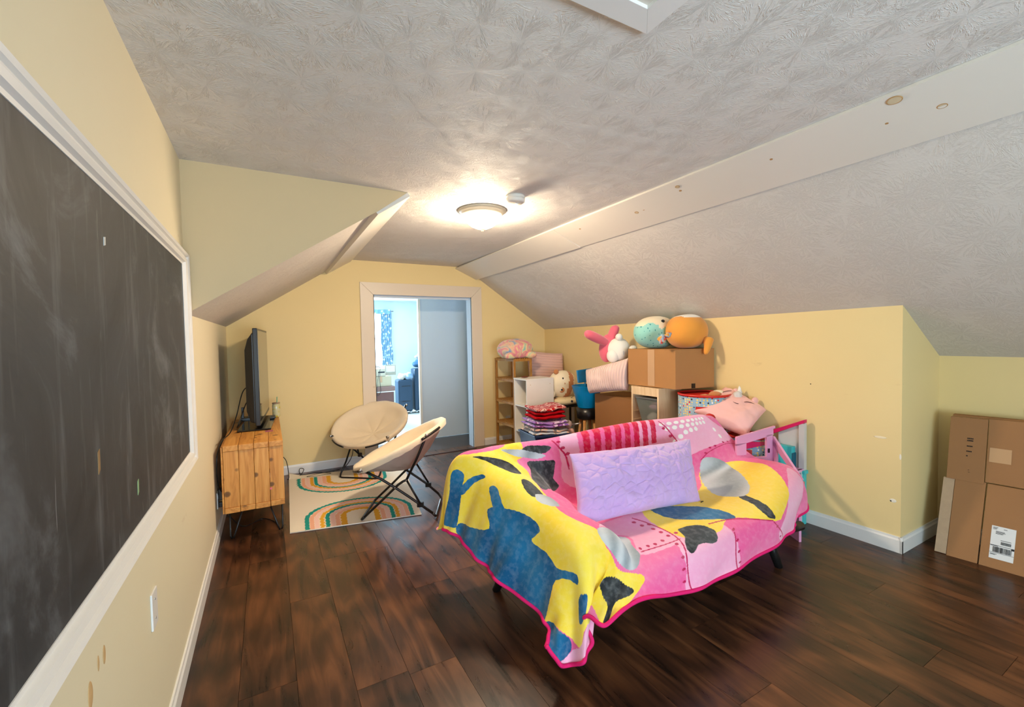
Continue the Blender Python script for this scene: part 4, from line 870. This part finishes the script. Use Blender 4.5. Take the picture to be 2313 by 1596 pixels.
box('top_rail', fx0+.002, fx0+.02, fy0+.018, fy1-.018, fz-.075, fz-.002, M_birch, wd, .001); box('top_panel', fx0+.02, fx1, fy0+.018, fy1-.018, fz-.016, fz-.002, M_birch, wd); box('back_rail', fx1-.016, fx1, fy0+.018, fy1-.018, .0, .60, M_birch, wd)
for z in (.62, .70, .40, .48): 
    for yy in (fy0+.018, fy1-.022): box('runner', fx0+.01, fx1-.02, yy, yy+.004, z, z+.006, M_birch, wd)
tub = thing('storage_tub', 'grey translucent storage tub of pink toys in the pine frame', 'storage tub', (3.12, 2.85, .56))
M_tub = plain('grey_translucent_tub', (120, 128, 120), .3, .5, .05, alpha=.62)
tg = G(); A_ = [(3.0, 2.765, .60), (3.0, 2.93, .60), (3.25, 2.93, .60), (3.25, 2.765, .60)]; B_ = [(2.985, 2.742, .835), (2.985, 3.0, .835), (3.262, 3.0, .835), (3.262, 2.742, .835)]
tg.add(A_+B_, [(0, 1, 2, 3), (0, 4, 5, 1), (1, 5, 6, 2), (2, 6, 7, 3), (3, 7, 4, 0)]).build('tub_body', M_tub, tub, fix=False)
tr = G(); tr.box(2.976, 2.99, 2.74, 3.004, .832, .846); tr.build('tub_rim', plain('grey_rim', (96, 96, 92), .4), tub)
for nm, cc, rr, mt in (('pink_toy', (3.08, 2.84, .76), (.05, .07, .04), M_pinkp), ('white_toy', (3.06, 2.86, .66), (.035, .06, .045), M_white), ('crimson_toy', (3.05, 2.79, .645), (.03, .03, .035), plain('dusty_pink', (190, 90, 110), .6))):
    o = G().ball(cc, rr, 16, 10, n=.3, ns=5).build(nm, mt, smooth=True); prop(o, {'pink_toy': 'pink toy at the top of the grey tub', 'white_toy': 'white toy in the middle of the grey tub', 'crimson_toy': 'dusty pink toy at the bottom of the grey tub'}[nm], 'toy')
bb_ = carton('large taped cardboard box on the pine frame carrying two round plushes', [(3.02, 2.572), (3.43, 2.50), (3.44, 3.10), (3.02, 3.13)], .942, 1.283, M_card)
G().prism([(3.0185, 2.80, .952), (3.0185, 2.88, .952), (3.0185, 2.88, 1.28), (3.0185, 2.80, 1.28)], (-.0008, 0, 0)).build('tape_strip', M_tape, bb_)
box('hand_hole', 3.185, 3.225, 2.535, 2.5425, .945, .985, M_blackp, bb_)
cb_ = thing('cushion', 'pale pink ribbed cushion on the lower box beneath the rabbit plush', 'cushion', (3.05, 3.4, .80))
pillow4('cover', (2.93, 3.60, .815), (3.06, 3.17, .875), (3.09, 3.16, 1.20), (2.93, 3.655, 1.06), .27, ribbed('pink_rib_b', (236, 204, 194), 6.5, 0), cb_, 40, .012, .36, .02)
# rabbit plush
M_rose = plain('rose_plush', (226, 106, 124), .95, .05, .05, 9, .2, 200, sheen=.4); M_wp = plain('white_plush', (238, 234, 224), .95, .05, .03, 9, .2, 200, sheen=.4)
rb = thing('plush_toy', 'rose hooded plush rabbit with white body and two long ears', 'plush toy', (3.05, 3.4, 1.14))
G().ball(bp_y(1396, 790, 3.36), (.125, .12, .125), 32, 20, n=.05).build('body', M_wp, rb, True)
G().ball(bp_y(1384, 803, 3.34), (.06, .06, .07), 20, 12, n=.06).build('body_roll', M_wp, rb, True)
G().ball(bp_y(1372, 786, 3.44), (.085, .085, .145), 32, 20, rot=('Y', .15)).build('hood', M_rose, rb, True)
e1 = [bp_y(1376, 778, 3.42), bp_y(1362, 770, 3.41), bp_y(1343, 761, 3.40), bp_y(1328, 754, 3.40), bp_y(1321, 752, 3.40)]
G().tube(curve_pts(e1, 4), [.035, .036, .038, .040, .042, .044, .046, .047, .047, .047, .046, .044, .041, .036, .028, .018, .006], 16).build('ear', M_rose, rb, True)
e2 = [bp_y(1375, 785, 3.42), bp_y(1379, 769, 3.41), bp_y(1385, 752, 3.40), bp_y(1390, 740, 3.40), bp_y(1391, 734, 3.40)]
G().tube(curve_pts(e2, 4), [.035, .037, .039, .041, .043, .045, .046, .047, .047, .047, .046, .044, .041, .036, .028, .018, .006], 16).build('ear', M_rose, rb, True)
G().ball(bp_y(1398, 761, 3.30), .036, 16, 10).build('tail', M_wp, rb, True); G().ball(bp_y(1430, 786, 3.20), (.042, .035, .028), 16, 10).build('paw', M_wp, rb, True)
q_ = Vector(bp_y(1408, 797, 3.24)); box('care_tag', q_.x-.012, q_.x+.012, q_.y-.004, q_.y, q_.z-.02, q_.z+.02, M_trim, rb)
# teal plush
t = NT('teal_sprinkle_plush', .95, .05); vo = t.n('ShaderNodeTexVoronoi'); vo.inputs['Scale'].default_value = 30; t.l(t.coord(scale=(1.6, 1, .8)), vo.inputs['Vector'])
dm = t.ramp(vo.outputs['Distance'], [(.17, (1, 1, 1)), (.21, (0, 0, 0))]); t.color(t.mix(dm, t.mix(t.noise(t.coord(), 3, 2), lin((130, 204, 194)), lin((176, 222, 208))), lin((34, 130, 140)))); t.b.inputs['Sheen Weight'].default_value = .3; M_tealp = t.m
tp = thing('plush_toy', 'teal speckled round plush with white face on the top box, left one', 'plush toy', (3.18, 2.95, 1.283))
o = G().ball((3.20, 2.95, 1.435), (.235, .15, .152), 72, 44, e=.92, bot=1.288).build('body', M_tealp, tp, True)
paint(o, lambda p: 1 if (p.z-1.483 > .018*math.sin((p.x-3.0)*36)-.05*(p.x > 3.19)+.02*(p.x < 3.10)+.09*max(0, p.x-3.28)/.1) and p.x < 3.30 else 0, [M_cream])
disc('eye', (3.165, 2.832, 1.535), .015, M_blackp, tp, (-.2, -.7, .65), .008, 1.2)
G().ball(bp_y(1524, 723, 2.90), (.04, .03, .028), 16, 10).build('ear', M_wp, tp, True)
# orange plush
M_or = plain('orange_plush', (228, 156, 68), .95, .05, .06, 5, .2, 160, sheen=.3); t = NT('rainbow_fluff', 1, .05); t.color(t.ramp(t.noise(t.coord(), 22, 2), [(.4, lin((226, 92, 60))), (.5, lin((130, 190, 210))), (.6, lin((226, 160, 80)))])); M_fl = t.m
op = thing('plush_toy', 'orange round plush with white patch and rainbow mane on the top box, right one', 'plush toy', (3.35, 2.66, 1.283))
o = G().ball((3.275, 2.665, 1.437), (.182, .165, .153), 72, 44, e=.90, n=.03, bot=1.288).build('body', M_or, op, True)
paint(o, lambda p: 1 if p.z > 1.555 and 3.17 < p.x < 3.36 else 0, [M_wp])
G().ball(bp_y(1495, 766, 2.62), (.03, .03, .04), 24, 16, n=.9, ns=12).build('mane', M_fl, op, True); G().ball(bp_y(1508, 756, 2.58), (.03, .025, .022), 24, 16, n=.9, ns=12).build('mane', M_fl, op, True)
o = G().tube(curve_pts([bp_y(1600, 768, 2.50), bp_y(1598, 784, 2.475), bp_y(1593, 800, 2.47)], 6), [.045, .042, .040, .037, .034, .031, .029, .027, .025, .022, .019, .014, .005], 16).build('tail', M_or, op, True)
# printed storage bins
t = NT('printed_bin_fabric', .85, .15); v = t.coord('Object', (1, 1, 1)); vo = t.n('ShaderNodeTexVoronoi'); vo.inputs['Scale'].default_value = 48; vo.inputs['Randomness'].default_value = .35; t.l(v, vo.inputs['Vector'])
dm = t.ramp(vo.outputs['Distance'], [(.34, (1, 1, 1)), (.40, (0, 0, 0))]); sp = t.n('ShaderNodeSeparateColor'); t.l(vo.outputs['Color'], sp.inputs[0])
dc = t.ramp(sp.outputs[0], [(0, lin((232, 196, 104))), (.55, lin((226, 206, 150))), (.72, lin((206, 40, 34))), (.80, lin((60, 56, 60))), (.92, lin((236, 230, 226)))], 'CONSTANT')
t.color(t.mix(dm, lin((142, 172, 196)), dc)); M_emo = t.m
def bin_(label, cx, cy, r, z1):
    b_ = thing('storage_bin', label, 'storage bin', (cx, cy, 0), group='printed round storage bins')
    G().lathe([(0, 0), (r*.97, 0), (r, .02), (r, z1-.012), (r-.006, z1-.012), (r-.006, .02), (0, .02)], (cx, cy, 0), 48).build('fabric_body', M_emo, b_, True)
    G().lathe([(r-.008, z1-.014), (r+.004, z1-.016), (r+.005, z1), (r-.006, z1+.002), (r-.010, z1-.004), (r-.008, z1-.014)], (cx, cy, 0), 48).build('red_rim', M_red, b_, True)
    a0 = 3.72; V = []
    for k in range(7):
        a = a0+(k-3)*.075; V += [(cx+(r+.003)*math.cos(a), cy+(r+.003)*math.sin(a), z1-.09), (cx+(r+.003)*math.cos(a), cy+(r+.003)*math.sin(a), z1-.135)]
    g_ = G(); F = [(2*k, 2*k+1, 2*k+3, 2*k+2) for k in range(6)]; g_.V = V+[(cx+(x-cx)*1.03, cy+(y-cy)*1.03, z) for x, y, z in V]; n = 14; g_.F = F+[(i+n, j+n, l+n, k+n) for i, j, l, k in [(f[0], f[3], f[1], f[2]) for f in F]]
    g_.F = F+[(f[3]+n, f[2]+n, f[1]+n, f[0]+n) for f in F]+[(2*k, 2*k+2, 2*k+2+n, 2*k+n) for k in range(6)]+[(2*k+1, 2*k+1+n, 2*k+3+n, 2*k+3) for k in range(6)]+[(0, n, n+1, 1), (12, 13, 13+n, 12+n)]
    g_.build('handle', M_red, b_, bevel=0); return b_
bin_('printed blue-grey round bin with red rim under the top cardboard box', 3.20, 2.43, .205, .915)
bin_('printed blue-grey round bin with red rim beside the pink toy house', 3.275, 2.10, .14, .615)
for k, (dx, dy, dz, mt) in enumerate(((.0, -.1, 0, M_tan), (.08, -.08, .005, M_cream), (-.08, -.06, -.02, M_tan))):
    o = G().ball((3.2+dx, 2.43+dy, .895+dz), (.05, .045, .035), 16, 10, n=.4, ns=6).build('soft_toy', mt, smooth=True); prop(o, ['brown soft toy in the middle of the upper printed bin', 'cream soft toy at the right of the upper printed bin', 'brown soft toy at the left of the upper printed bin'][k], 'plush toy')
# pink face cushion
M_pk = plain('pale_pink_velour', (240, 186, 180), .85, .1, .03, 6, .1, 160, sheen=.2)
kc = thing('cushion', 'pale pink cushion with sleepy embroidered face resting on the printed bins', 'cushion', (3.2, 2.2, .7))
KC = [(2.99, 2.365, .79), (3.125, 2.00, .635), (3.415, 2.03, .80), (3.40, 2.38, .945)]
pillow4('cover', *KC, .17, M_pk, kc, 44, .010, .30, .03, 8, seed=4)
kv = [Vector(p) for p in KC]; kn = (kv[1]-kv[0]).cross(kv[3]-kv[0]).normalized()
if kn.y > 0: kn = -kn
def kp(u, v, d=None):
    h = (math.sin(PI*u)*math.sin(PI*v))**.30*.075 if d is None else d
    return kv[0]*(1-u)*(1-v)+kv[1]*u*(1-v)+kv[2]*u*v+kv[3]*(1-u)*v+kn*(h+.010)
M_br = plain('brown_thread', (96, 54, 50), .8)
for nm, pts in (('closed_eye', [(.14, .68), (.17, .76), (.20, .80), (.24, .84)]), ('closed_eye', [(.62, .66), (.66, .72), (.72, .76), (.78, .78)]), ('mouth', [(.30, .44), (.35, .48), (.40, .50), (.44, .54), (.46, .50), (.52, .50), (.56, .52)])):
    G().tube(curve_pts([kp(u, v) for u, v in pts], 5), .0028, 6).build(nm, M_br, kc, True)
G().lathe([(0, .0), (.022, 0), (.012, .04), (0, .065)], kp(.36, .99, .02), 16).build('horn', M_wp, kc, True); G().ball(kp(.72, 1.0, .02), (.035, .02, .03), 16, 10).build('ear', M_pk, kc, True); G().ball(kp(.27, .98, .02), (.03, .02, .026), 16, 10).build('ear', M_pk, kc, True)
G().ball(kp(.42, .80, .055), (.045, .03, .03), 20, 12, n=.4, ns=9).build('forelock', plain('silver_fluff', (206, 200, 196), .95), kc, True)
# red and yellow toy
rt_ = thing('toy_truck', 'red and yellow plastic toy between the throw and the printed bins', 'toy', (3.0, 2.2, .0))
G().prism([bp_y(1612, 950, 2.17), bp_y(1650, 1002, 2.13), bp_y(1650, 1040, 2.13), bp_y(1600, 1040, 2.17)], (.03, .05, 0)).build('red_panel', M_red, rt_, bevel=.003)
G().prism([bp_y(1634, 1003, 2.12), bp_y(1650, 1000, 2.11), bp_y(1652, 1050, 2.11), bp_y(1634, 1050, 2.12)], (.02, .03, 0)).build('yellow_block', plain('yellow_plastic', (232, 184, 34), .4), rt_, bevel=.002)
q_ = Vector(bp_y(1606, 945, 2.17)); G().tube([q_, q_+Vector((.02, .03, 0))], .035, 10).build('gear_knob', M_red, rt_, True); box('base', 2.93, 3.0, 2.14, 2.22, .0, .50, M_red, rt_)

# tote with folded blankets
tt_ = thing('storage_tote', 'navy plastic storage tote holding folded blankets', 'tote', (2.6, 3.95, 0))
g_ = G(); cs = [(2.375, 3.80), (2.76, 3.72), (2.85, 4.12), (2.42, 4.20)]; cx = sum(c[0] for c in cs)/4; cy = sum(c[1] for c in cs)/4
lo = [(cx+(a-cx)*.84, cy+(b-cy)*.84, .004) for a, b in cs]; hi = [(a, b, .375) for a, b in cs]; hi2 = [(cx+(a-cx)*.97, cy+(b-cy)*.97, .375) for a, b in cs]; lo2 = [(cx+(a-cx)*.82, cy+(b-cy)*.82, .012) for a, b in cs]
g_.add(lo+hi+hi2+lo2, [(3, 2, 1, 0)]+[(i, (i+1) % 4, 4+(i+1) % 4, 4+i) for i in range(4)]+[(4+i, 4+(i+1) % 4, 8+(i+1) % 4, 8+i) for i in range(4)]+[(8+i, 8+(i+1) % 4, 12+(i+1) % 4, 12+i) for i in range(4)]+[(12, 13, 14, 15)]).build('tote_body', M_navy, tt_)
for i in range(4):
    a, b = Vector(hi[i]), Vector(hi[(i+1) % 4]); c0 = Vector((cx, cy, .375)); a2 = c0+(a-c0)*1.06; b2 = c0+(b-c0)*1.06
    G().prism([a+(c0-a)*.03, b+(c0-b)*.03, b2, a2], (0, 0, .022)).build('rim', M_navy, tt_, bevel=.003)
a, b = Vector(lo[0]), Vector(lo[3]); a2, b2 = Vector(hi[0]), Vector(hi[3]); f_ = lambda u, v: (a*(1-u)+b*u)*(1-v)+(a2*(1-u)+b2*u)*v
G().prism([f_(.35, .5)+Vector((-.003, 0, 0)), f_(.62, .5)+Vector((-.003, 0, 0)), f_(.60, .80)+Vector((-.003, 0, 0)), f_(.37, .80)+Vector((-.003, 0, 0))], (.002, 0, 0)).build('grip_recess', plain('dark_navy', (12, 20, 38), .6), tt_)
def fold(name, label, cs, z0, hs, mat, seed=0):
    """folded blanket: rounded, sagging layers, every layer a part"""
    cx = sum(c[0] for c in cs)/4; cy = sum(c[1] for c in cs)/4; o = thing(name, label, 'blanket', (cx, cy, z0), group='folded blankets on the tote'); z = z0
    for k, h in enumerate(hs):
        V = []; F = []; nu, nv = 36, 10; bl, br, tr_, tl = [Vector((c[0], c[1], 0)) for c in cs]
        for i in range(nu+1):
            for j in range(nu+1):
                pass
        for sd in (1, -1):
            for i in range(nu+1):
                for j in range(nu+1):
                    u, v = i/nu, j/nu; e = (max(0, math.sin(PI*u))*max(0, math.sin(PI*v)))**.18
                    p = bl*(1-u)*(1-v)+br*u*(1-v)+tr_*u*v+tl*(1-u)*v
                    c_ = Vector((cx, cy, 0)); p = c_+(p-c_)*(1+.03*math.sin(k*2.1+seed)+.05*noise.noise(Vector((u*3, v*3, k+seed))))
                    V.append((p.x, p.y, z+h/2+sd*h/2*e+.010*noise.noise(Vector((u*5+seed, v*5, k*3)))+.012*math.sin(u*5+seed)*(k+1)/len(hs)))
        m = (nu+1)**2
        for i in range(nu):
            for j in range(nu): q = i*(nu+1)+j; F += [(q, q+nu+1, q+nu+2, q+1), (m+q, m+q+1, m+q+nu+2, m+q+nu+1)]
        ob = mesh('folded_layer', V, F, mat[k % len(mat)], o, True); z += h*.95
    return z+.012
def patt(name, cs, scale, sx=(1, 1, 1)):
    t = NT(name, .95, .05); n_ = t.noise(t.coord(scale=sx), scale, 1, .4, .8); k = len(cs)
    t.color(t.ramp(n_, [(.36+.28*i/max(1, k-1), lin(c)) for i, c in enumerate(cs)], 'CONSTANT')); t.b.inputs['Sheen Weight'].default_value = .3; return t.m
cs1 = [(2.375, 3.82), (2.75, 3.73), (2.83, 4.10), (2.43, 4.18)]
zt = fold('folded_blanket', 'pale grey and peach folded blanket lowest on the navy tote', cs1, .385, [.035, .035], [patt('peach_grey', [(190, 200, 214), (232, 196, 176), (120, 118, 120), (232, 190, 172)], 9)], 1)
zt = fold('folded_blanket', 'purple patterned folded blanket in the middle of the stack', cs1, zt, [.035, .035], [patt('purple_pat', [(150, 110, 190), (120, 50, 130), (214, 190, 224), (140, 96, 186)], 11)], 2)
cs2 = [(2.41, 3.84), (2.74, 3.76), (2.81, 4.08), (2.46, 4.15)]
fold('folded_blanket', 'red folded blanket with cream pattern topmost of the stack', cs2, zt+.002, [.045, .045, .05], [plain('deep_red_fleece', (176, 14, 24), .95, .05, .15, 8), plain('deep_red_fleece2', (160, 12, 22), .95, .05, .15, 8), patt('red_cream', [(170, 16, 24), (180, 20, 26), (236, 208, 196), (150, 10, 20)], 18, (1, 2.4, 1))], 3)
up_ = thing('plush_toy', 'small peach plush with silver horn beside the folded blankets', 'plush toy', (2.93, 3.85, 0))
g0 = Vector((2.87, 3.88, .34)); G().ball(g0, (.05, .06, .075), 20, 14, n=.2).build('body', plain('peach_plush', (226, 176, 158), .95), up_, True); G().ball(g0+Vector((-.02, .0, .11)), (.04, .045, .05), 20, 14, n=.2).build('head', plain('peach_grey_plush', (206, 180, 168), .95), up_, True)
q_ = g0+Vector((.0, -.03, .11)); G().tube([q_, q_+Vector((.05, -.05, .015)), q_+Vector((.085, -.08, .025))], [.014, .009, .002], 10).build('horn', M_chrome, up_, True); G().ball(g0+Vector((.0, -.02, .09)), (.018, .018, .02), 12, 8).build('mane', M_teal, up_, True); box('stand', 2.85, 2.90, 3.86, 3.90, 0.0, .28, M_card2, up_)

# toy house
hs = thing('toy_house', 'open pink, white and teal plastic toy house against the right wall', 'toy house', (3.25, 1.8, 0))
P0, P1, P2 = Vector((3.075, 1.607, 0)), Vector((3.235, 1.875, 0)), Vector((2.90, 1.935, 0))
nA = (P1-P0).cross(Vector((0, 0, 1))).normalized()*.016
def quadA(name, pts, mat, o=0):  # in the plane P0-P1: u along, z up
    g_ = G().prism([P0+(P1-P0)*u+Vector((0, 0, z))+nA*o for u, z in pts], nA); return g_.build(name, mat, hs)
quadA('side_post', [(0, 0), (.12, 0), (.12, .445), (0, .43)], M_pinkp); quadA('side_post', [(.86, 0), (1, 0), (1, .62), (.86, .60)], M_pinkp)
quadA('sill', [(.12, .0), (.86, 0), (.86, .055), (.12, .055)], M_pinkp); quadA('middle_rail', [(.12, .38), (.86, .38), (.86, .435), (.12, .435)], M_pinkp)
quadA('gable_strut', [(-.08, .43), (.08, .42), (1.0, .58), (1.0, .645)], M_pinkp); quadA('lower_panel', [(.12, .055), (.86, .055), (.86, .16), (.12, .16)], M_pinkp)
nB = (P2-P1).cross(Vector((0, 0, 1))).normalized()*.016
def quadB(name, pts, mat, o=0): return G().prism([P1+(P2-P1)*u+Vector((0, 0, z))+nB*o for u, z in pts], nB).build(name, mat, hs)
ztop = lambda u: .70-.02*u
quadB('roof_rail', [(-.02, .655), (1, .605), (1, .665), (-.02, .715)], M_pinkp); quadB('roof_cap', [(-.04, .706), (1.02, .66), (1.02, .672), (-.04, .722)], M_pinkp, -.6)
quadB('wall_post', [(0, .30), (.17, .30), (.17, .66), (0, .66)], M_pinkp); quadB('wall_post', [(.74, .30), (1, .30), (1, .62), (.74, .62)], M_pinkp)
quadB('wall_rail', [(.17, .30), (.74, .30), (.74, .512), (.17, .50)], M_pinkp); quadB('lower_wall', [(0, 0), (1, 0), (1, .30), (0, .30)], M_pinkp)
box('slot', 3.18, 3.195, 1.872, 1.876, .53, .56, M_blackp, hs)
G().prism([(3.06, 1.98, .55), (3.26, 1.95, .56), (3.26, 1.95, .585), (3.06, 1.98, .60)], (.0, .09, 0)).build('inner_roof', M_pinkc, hs)
wx = 3.405
G().prism([(wx, 1.93, 0), (wx, 1.738, 0), (wx, 1.738, .75), (wx, 1.93, .645)], (.012, 0, 0)).build('back_wall', M_clear, hs)
G().prism([(wx-.02, 1.965, .63), (wx-.02, 1.735, .748), (wx-.02, 1.735, .772), (wx-.02, 1.965, .660)], (.035, 0, 0)).build('roof_edge', M_pinkc, hs)
box('corner_post', wx-.018, wx+.016, 1.735, 1.775, .40, .742, M_clear, hs, .003); box('corner_post', wx-.030, wx+.014, 1.735, 1.768, 0, .398, M_teal, hs, .003); box('hinge_clip', wx-.034, wx+.018, 1.725, 1.745, .375, .40, M_teal, hs, .002)
box('teal_cabinet', wx-.06, wx-.012, 1.80, 1.90, .36, .565, M_teal, hs, .003); box('dark_teal_door', wx-.06, wx-.012, 1.795, 1.80, .36, .52, plain('dark_teal', (30, 96, 116), .4), hs)
g_ = G(); g_.box(3.30, 3.31, 1.742, 1.752, 0, .40); g_.box(3.37, 3.38, 1.742, 1.752, 0, .40); g_.box(3.30, 3.38, 1.742, 1.752, .39, .41); g_.box(3.30, 3.38, 1.742, 1.752, .0, .012)
for z in (.05, .08, .11, .14): g_.box(3.31, 3.37, 1.744, 1.750, z, z+.006)
g_.build('lattice_panel', M_trim, hs)['kind'] = 'stuff'
for z in (.30, .165): box('brown_bracket', 3.33, 3.385, 1.728, 1.74, z, z+.022, plain('light_brown_plastic', (186, 140, 112), .5), hs, .003)
box('ledge', 3.28, 3.40, 1.74, 1.86, .395, .41, M_pinkp, hs)

# flattened carton leaning on the low wall at the right
fb = thing('flattened_carton', 'big flattened cardboard carton leaning on the low right wall', 'box', (3.8, .7, 0))
def fx(y, z): # leaning surface
    return 3.655+.10*(1.06-y)/.76*.75+(.30*z if z < .455 else .30*.455+.16*(z-.455))
def panel(name, ys, zs, mat, off=0.0, th=.012):
    (ya, yb), (za, zb) = ys, zs
    pts = [(fx(ya, za)-off, ya, za), (fx(yb, za)-off, yb, za), (fx(yb, zb)-off, yb, zb), (fx(ya, zb)-off, ya, zb)]
    return G().prism(pts, (th, 0, .001)).build(name, mat, fb, bevel=.001)
panel('lower_panel', (.905, .20), (.0, .462), M_card3); panel('lower_side_panel', (1.045, .912), (.0, .465), M_card3, -.003); panel('corrugated_edge', (1.10, 1.047), (.004, .455), plain('bare_corrugated', (188, 160, 132), .9, .1, .12, 30), -.006, .008)
panel('upper_panel', (.915, .20), (.470, .850), M_card3, .004); panel('upper_side_panel', (1.085, .920), (.455, .845), M_card3, .002); panel('back_flap', (1.08, .20), (.846, .858), M_card2, -.014, .03)
def onp(name, ya, yb, za, zb, mat, off=.0016, par=fb):
    pts = [(fx(y, z)-off, y, z) for y, z in ((ya, za), (yb, za), (yb, zb), (ya, zb))]; return G().prism(pts, (.0008, 0, 0)).build(name, mat, par)
M_lab = plain('white_label', (228, 228, 228), .5, .3, .02)
onp('shipping_label', .868, .772, .055, .235, M_lab)
M_ink = plain('black_ink', (26, 26, 28), .7)
g_ = G()
def ink(ya, yb, za, zb): g_.prism([(fx(y, z)-.0026, y, z) for y, z in ((ya, za), (yb, za), (yb, zb), (ya, zb))], (.0004, 0, 0))
rr_ = random.Random(5)
yy = .855
while yy > .782:
    w_ = rr_.choice((.0009, .0018, .003)); ink(yy, yy-w_, .092, .122); yy -= w_+rr_.choice((.001, .0018))
yy = .826
while yy > .786:
    w_ = rr_.choice((.0008, .0016)); ink(yy, yy-w_, .138, .154); yy -= w_+.0012
ink(.868, .772, .088, .0895); ink(.868, .772, .128, .1300); ink(.784, .772, .119, .1285)
for i_, (yl, yr, zz) in enumerate(((.862, .842, .226), (.862, .845, .221), (.862, .848, .216), (.820, .806, .222), (.850, .815, .206), (.850, .812, .2015), (.850, .818, .197), (.850, .822, .1925), (.828, .786, .160), (.866, .835, .125), (.864, .838, .080), (.864, .844, .076))): ink(yl, yr, zz, zz+.0022)
g_.build('label_print', M_ink, fb)['kind'] = 'stuff'
onp('tape_patch', .905, .815, .595, .68, M_tape, .006)
g_ = G()
def ink2(ya, yb, za, zb): g_.prism([(fx(y, z)-.0046, y, z) for y, z in ((ya, za), (yb, za), (yb, zb), (ya, zb))], (.0004, 0, 0))
for zc, w0 in ((.715, .028), (.702, .028), (.668, .026), (.636, .024)):
    for q in range(4): ink2(1.003-q*w0/4, 1.003-q*w0/4-w0/5.4, zc, zc+.007)
ink2(1.003, .997, .608, .614); ink2(.992, .985, .525, .527); ink2(.990, .983, .512, .514)
g_.build('printed_marks', M_ink, fb)['kind'] = 'stuff'
g_ = G()
for a_, b_, c_, d_ in ((.735, .733, .24, .42), (.735, .55, .42, .421), (.735, .55, .24, .241)): g_.prism([(fx(y, z)-.0022, y, z) for y, z in ((a_, c_), (b_, c_), (b_, d_), (a_, d_))], (.0004, 0, 0))
g_.build('box_outline_print', M_ink, fb)['kind'] = 'stuff'
cable('phone_wire', 'short black wire end sticking up behind the flattened carton', [(K2-.004, .80, .86), (K2-.006, .802, .90), (K2-.006, .797, .93)], .0025)
# marks on the knee wall
for (yy, zz, a, b, c) in ((1.728, 1.029, .004, .004, (60, 54, 46)), (1.25, .318, .006, .006, (50, 46, 40)), (1.24, .322, .018, .012, (240, 232, 214)), (1.31, .716, .035, .008, (240, 224, 190)), (1.205, .61, .006, .018, (240, 232, 214))):
    G().ball((K-.0006, yy, zz), (.0008, a, b), 12, 8).build('wall_mark', plain('mark_tone', c, .8, .1, .1), bpy.data.objects['wall_right'], True)

def stain(name, c, r, col, par, flat='x'):
    s_ = (.0009, r[0], r[1]) if flat == 'x' else (r[0], r[1], .0009)
    return G().ball(c, s_, 14, 8, n=.25, ns=9).build(name, plain('stain_tone', col, .75, .1, .12, 50), par, True)
wlo = bpy.data.objects['wall_left']
for (y, z, a, b) in ((1.33, .69, .010, .024), (1.235, .66, .014, .032), (1.29, .695, .006, .018)): stain('wall_stain', (L+.0004, y, z), (a, b), (206, 172, 124), wlo)
bo_ = bpy.data.objects['trim_beam_board']; M_knot = plain('resin_brown', (176, 136, 88), .5, .4, .2, 40); M_knot2 = plain('resin_pale', (206, 188, 156), .5, .4, .1, 40)
bn = nn; bt = Vector((bl_.x-bu.x, 0, bl_.z-bu.z)).normalized()
def knot(c, r, ring):
    c = Vector(c)-bn*.001; pts = [c+(Vector((0, 1, 0))*math.cos(a)*1.25+bt*math.sin(a))*r for a in [2*PI*k/22 for k in range(22)]]
    if ring: G().tube(pts, .0022, 6, True).build('knot_ring', M_knot, bo_, True)
    G().prism(pts, bn*.0012).build('knot', M_knot2 if ring else M_knot, bo_)
for c, r, g__ in (((2.164, .784, 2.298), .019, 1), ((2.267, .846, 2.259), .005, 0), ((2.279, .679, 2.255), .012, 2), ((2.234, 1.303, 2.272), .006, 0), ((2.181, 1.833, 2.291), .010, 1), ((2.22, 1.844, 2.277), .007, 0), ((2.269, 2.254, 2.258), .011, 1), ((2.274, 2.189, 2.257), .007, 0), ((2.231, 2.836, 2.273), .007, 0)):
    knot(c, r, g__)
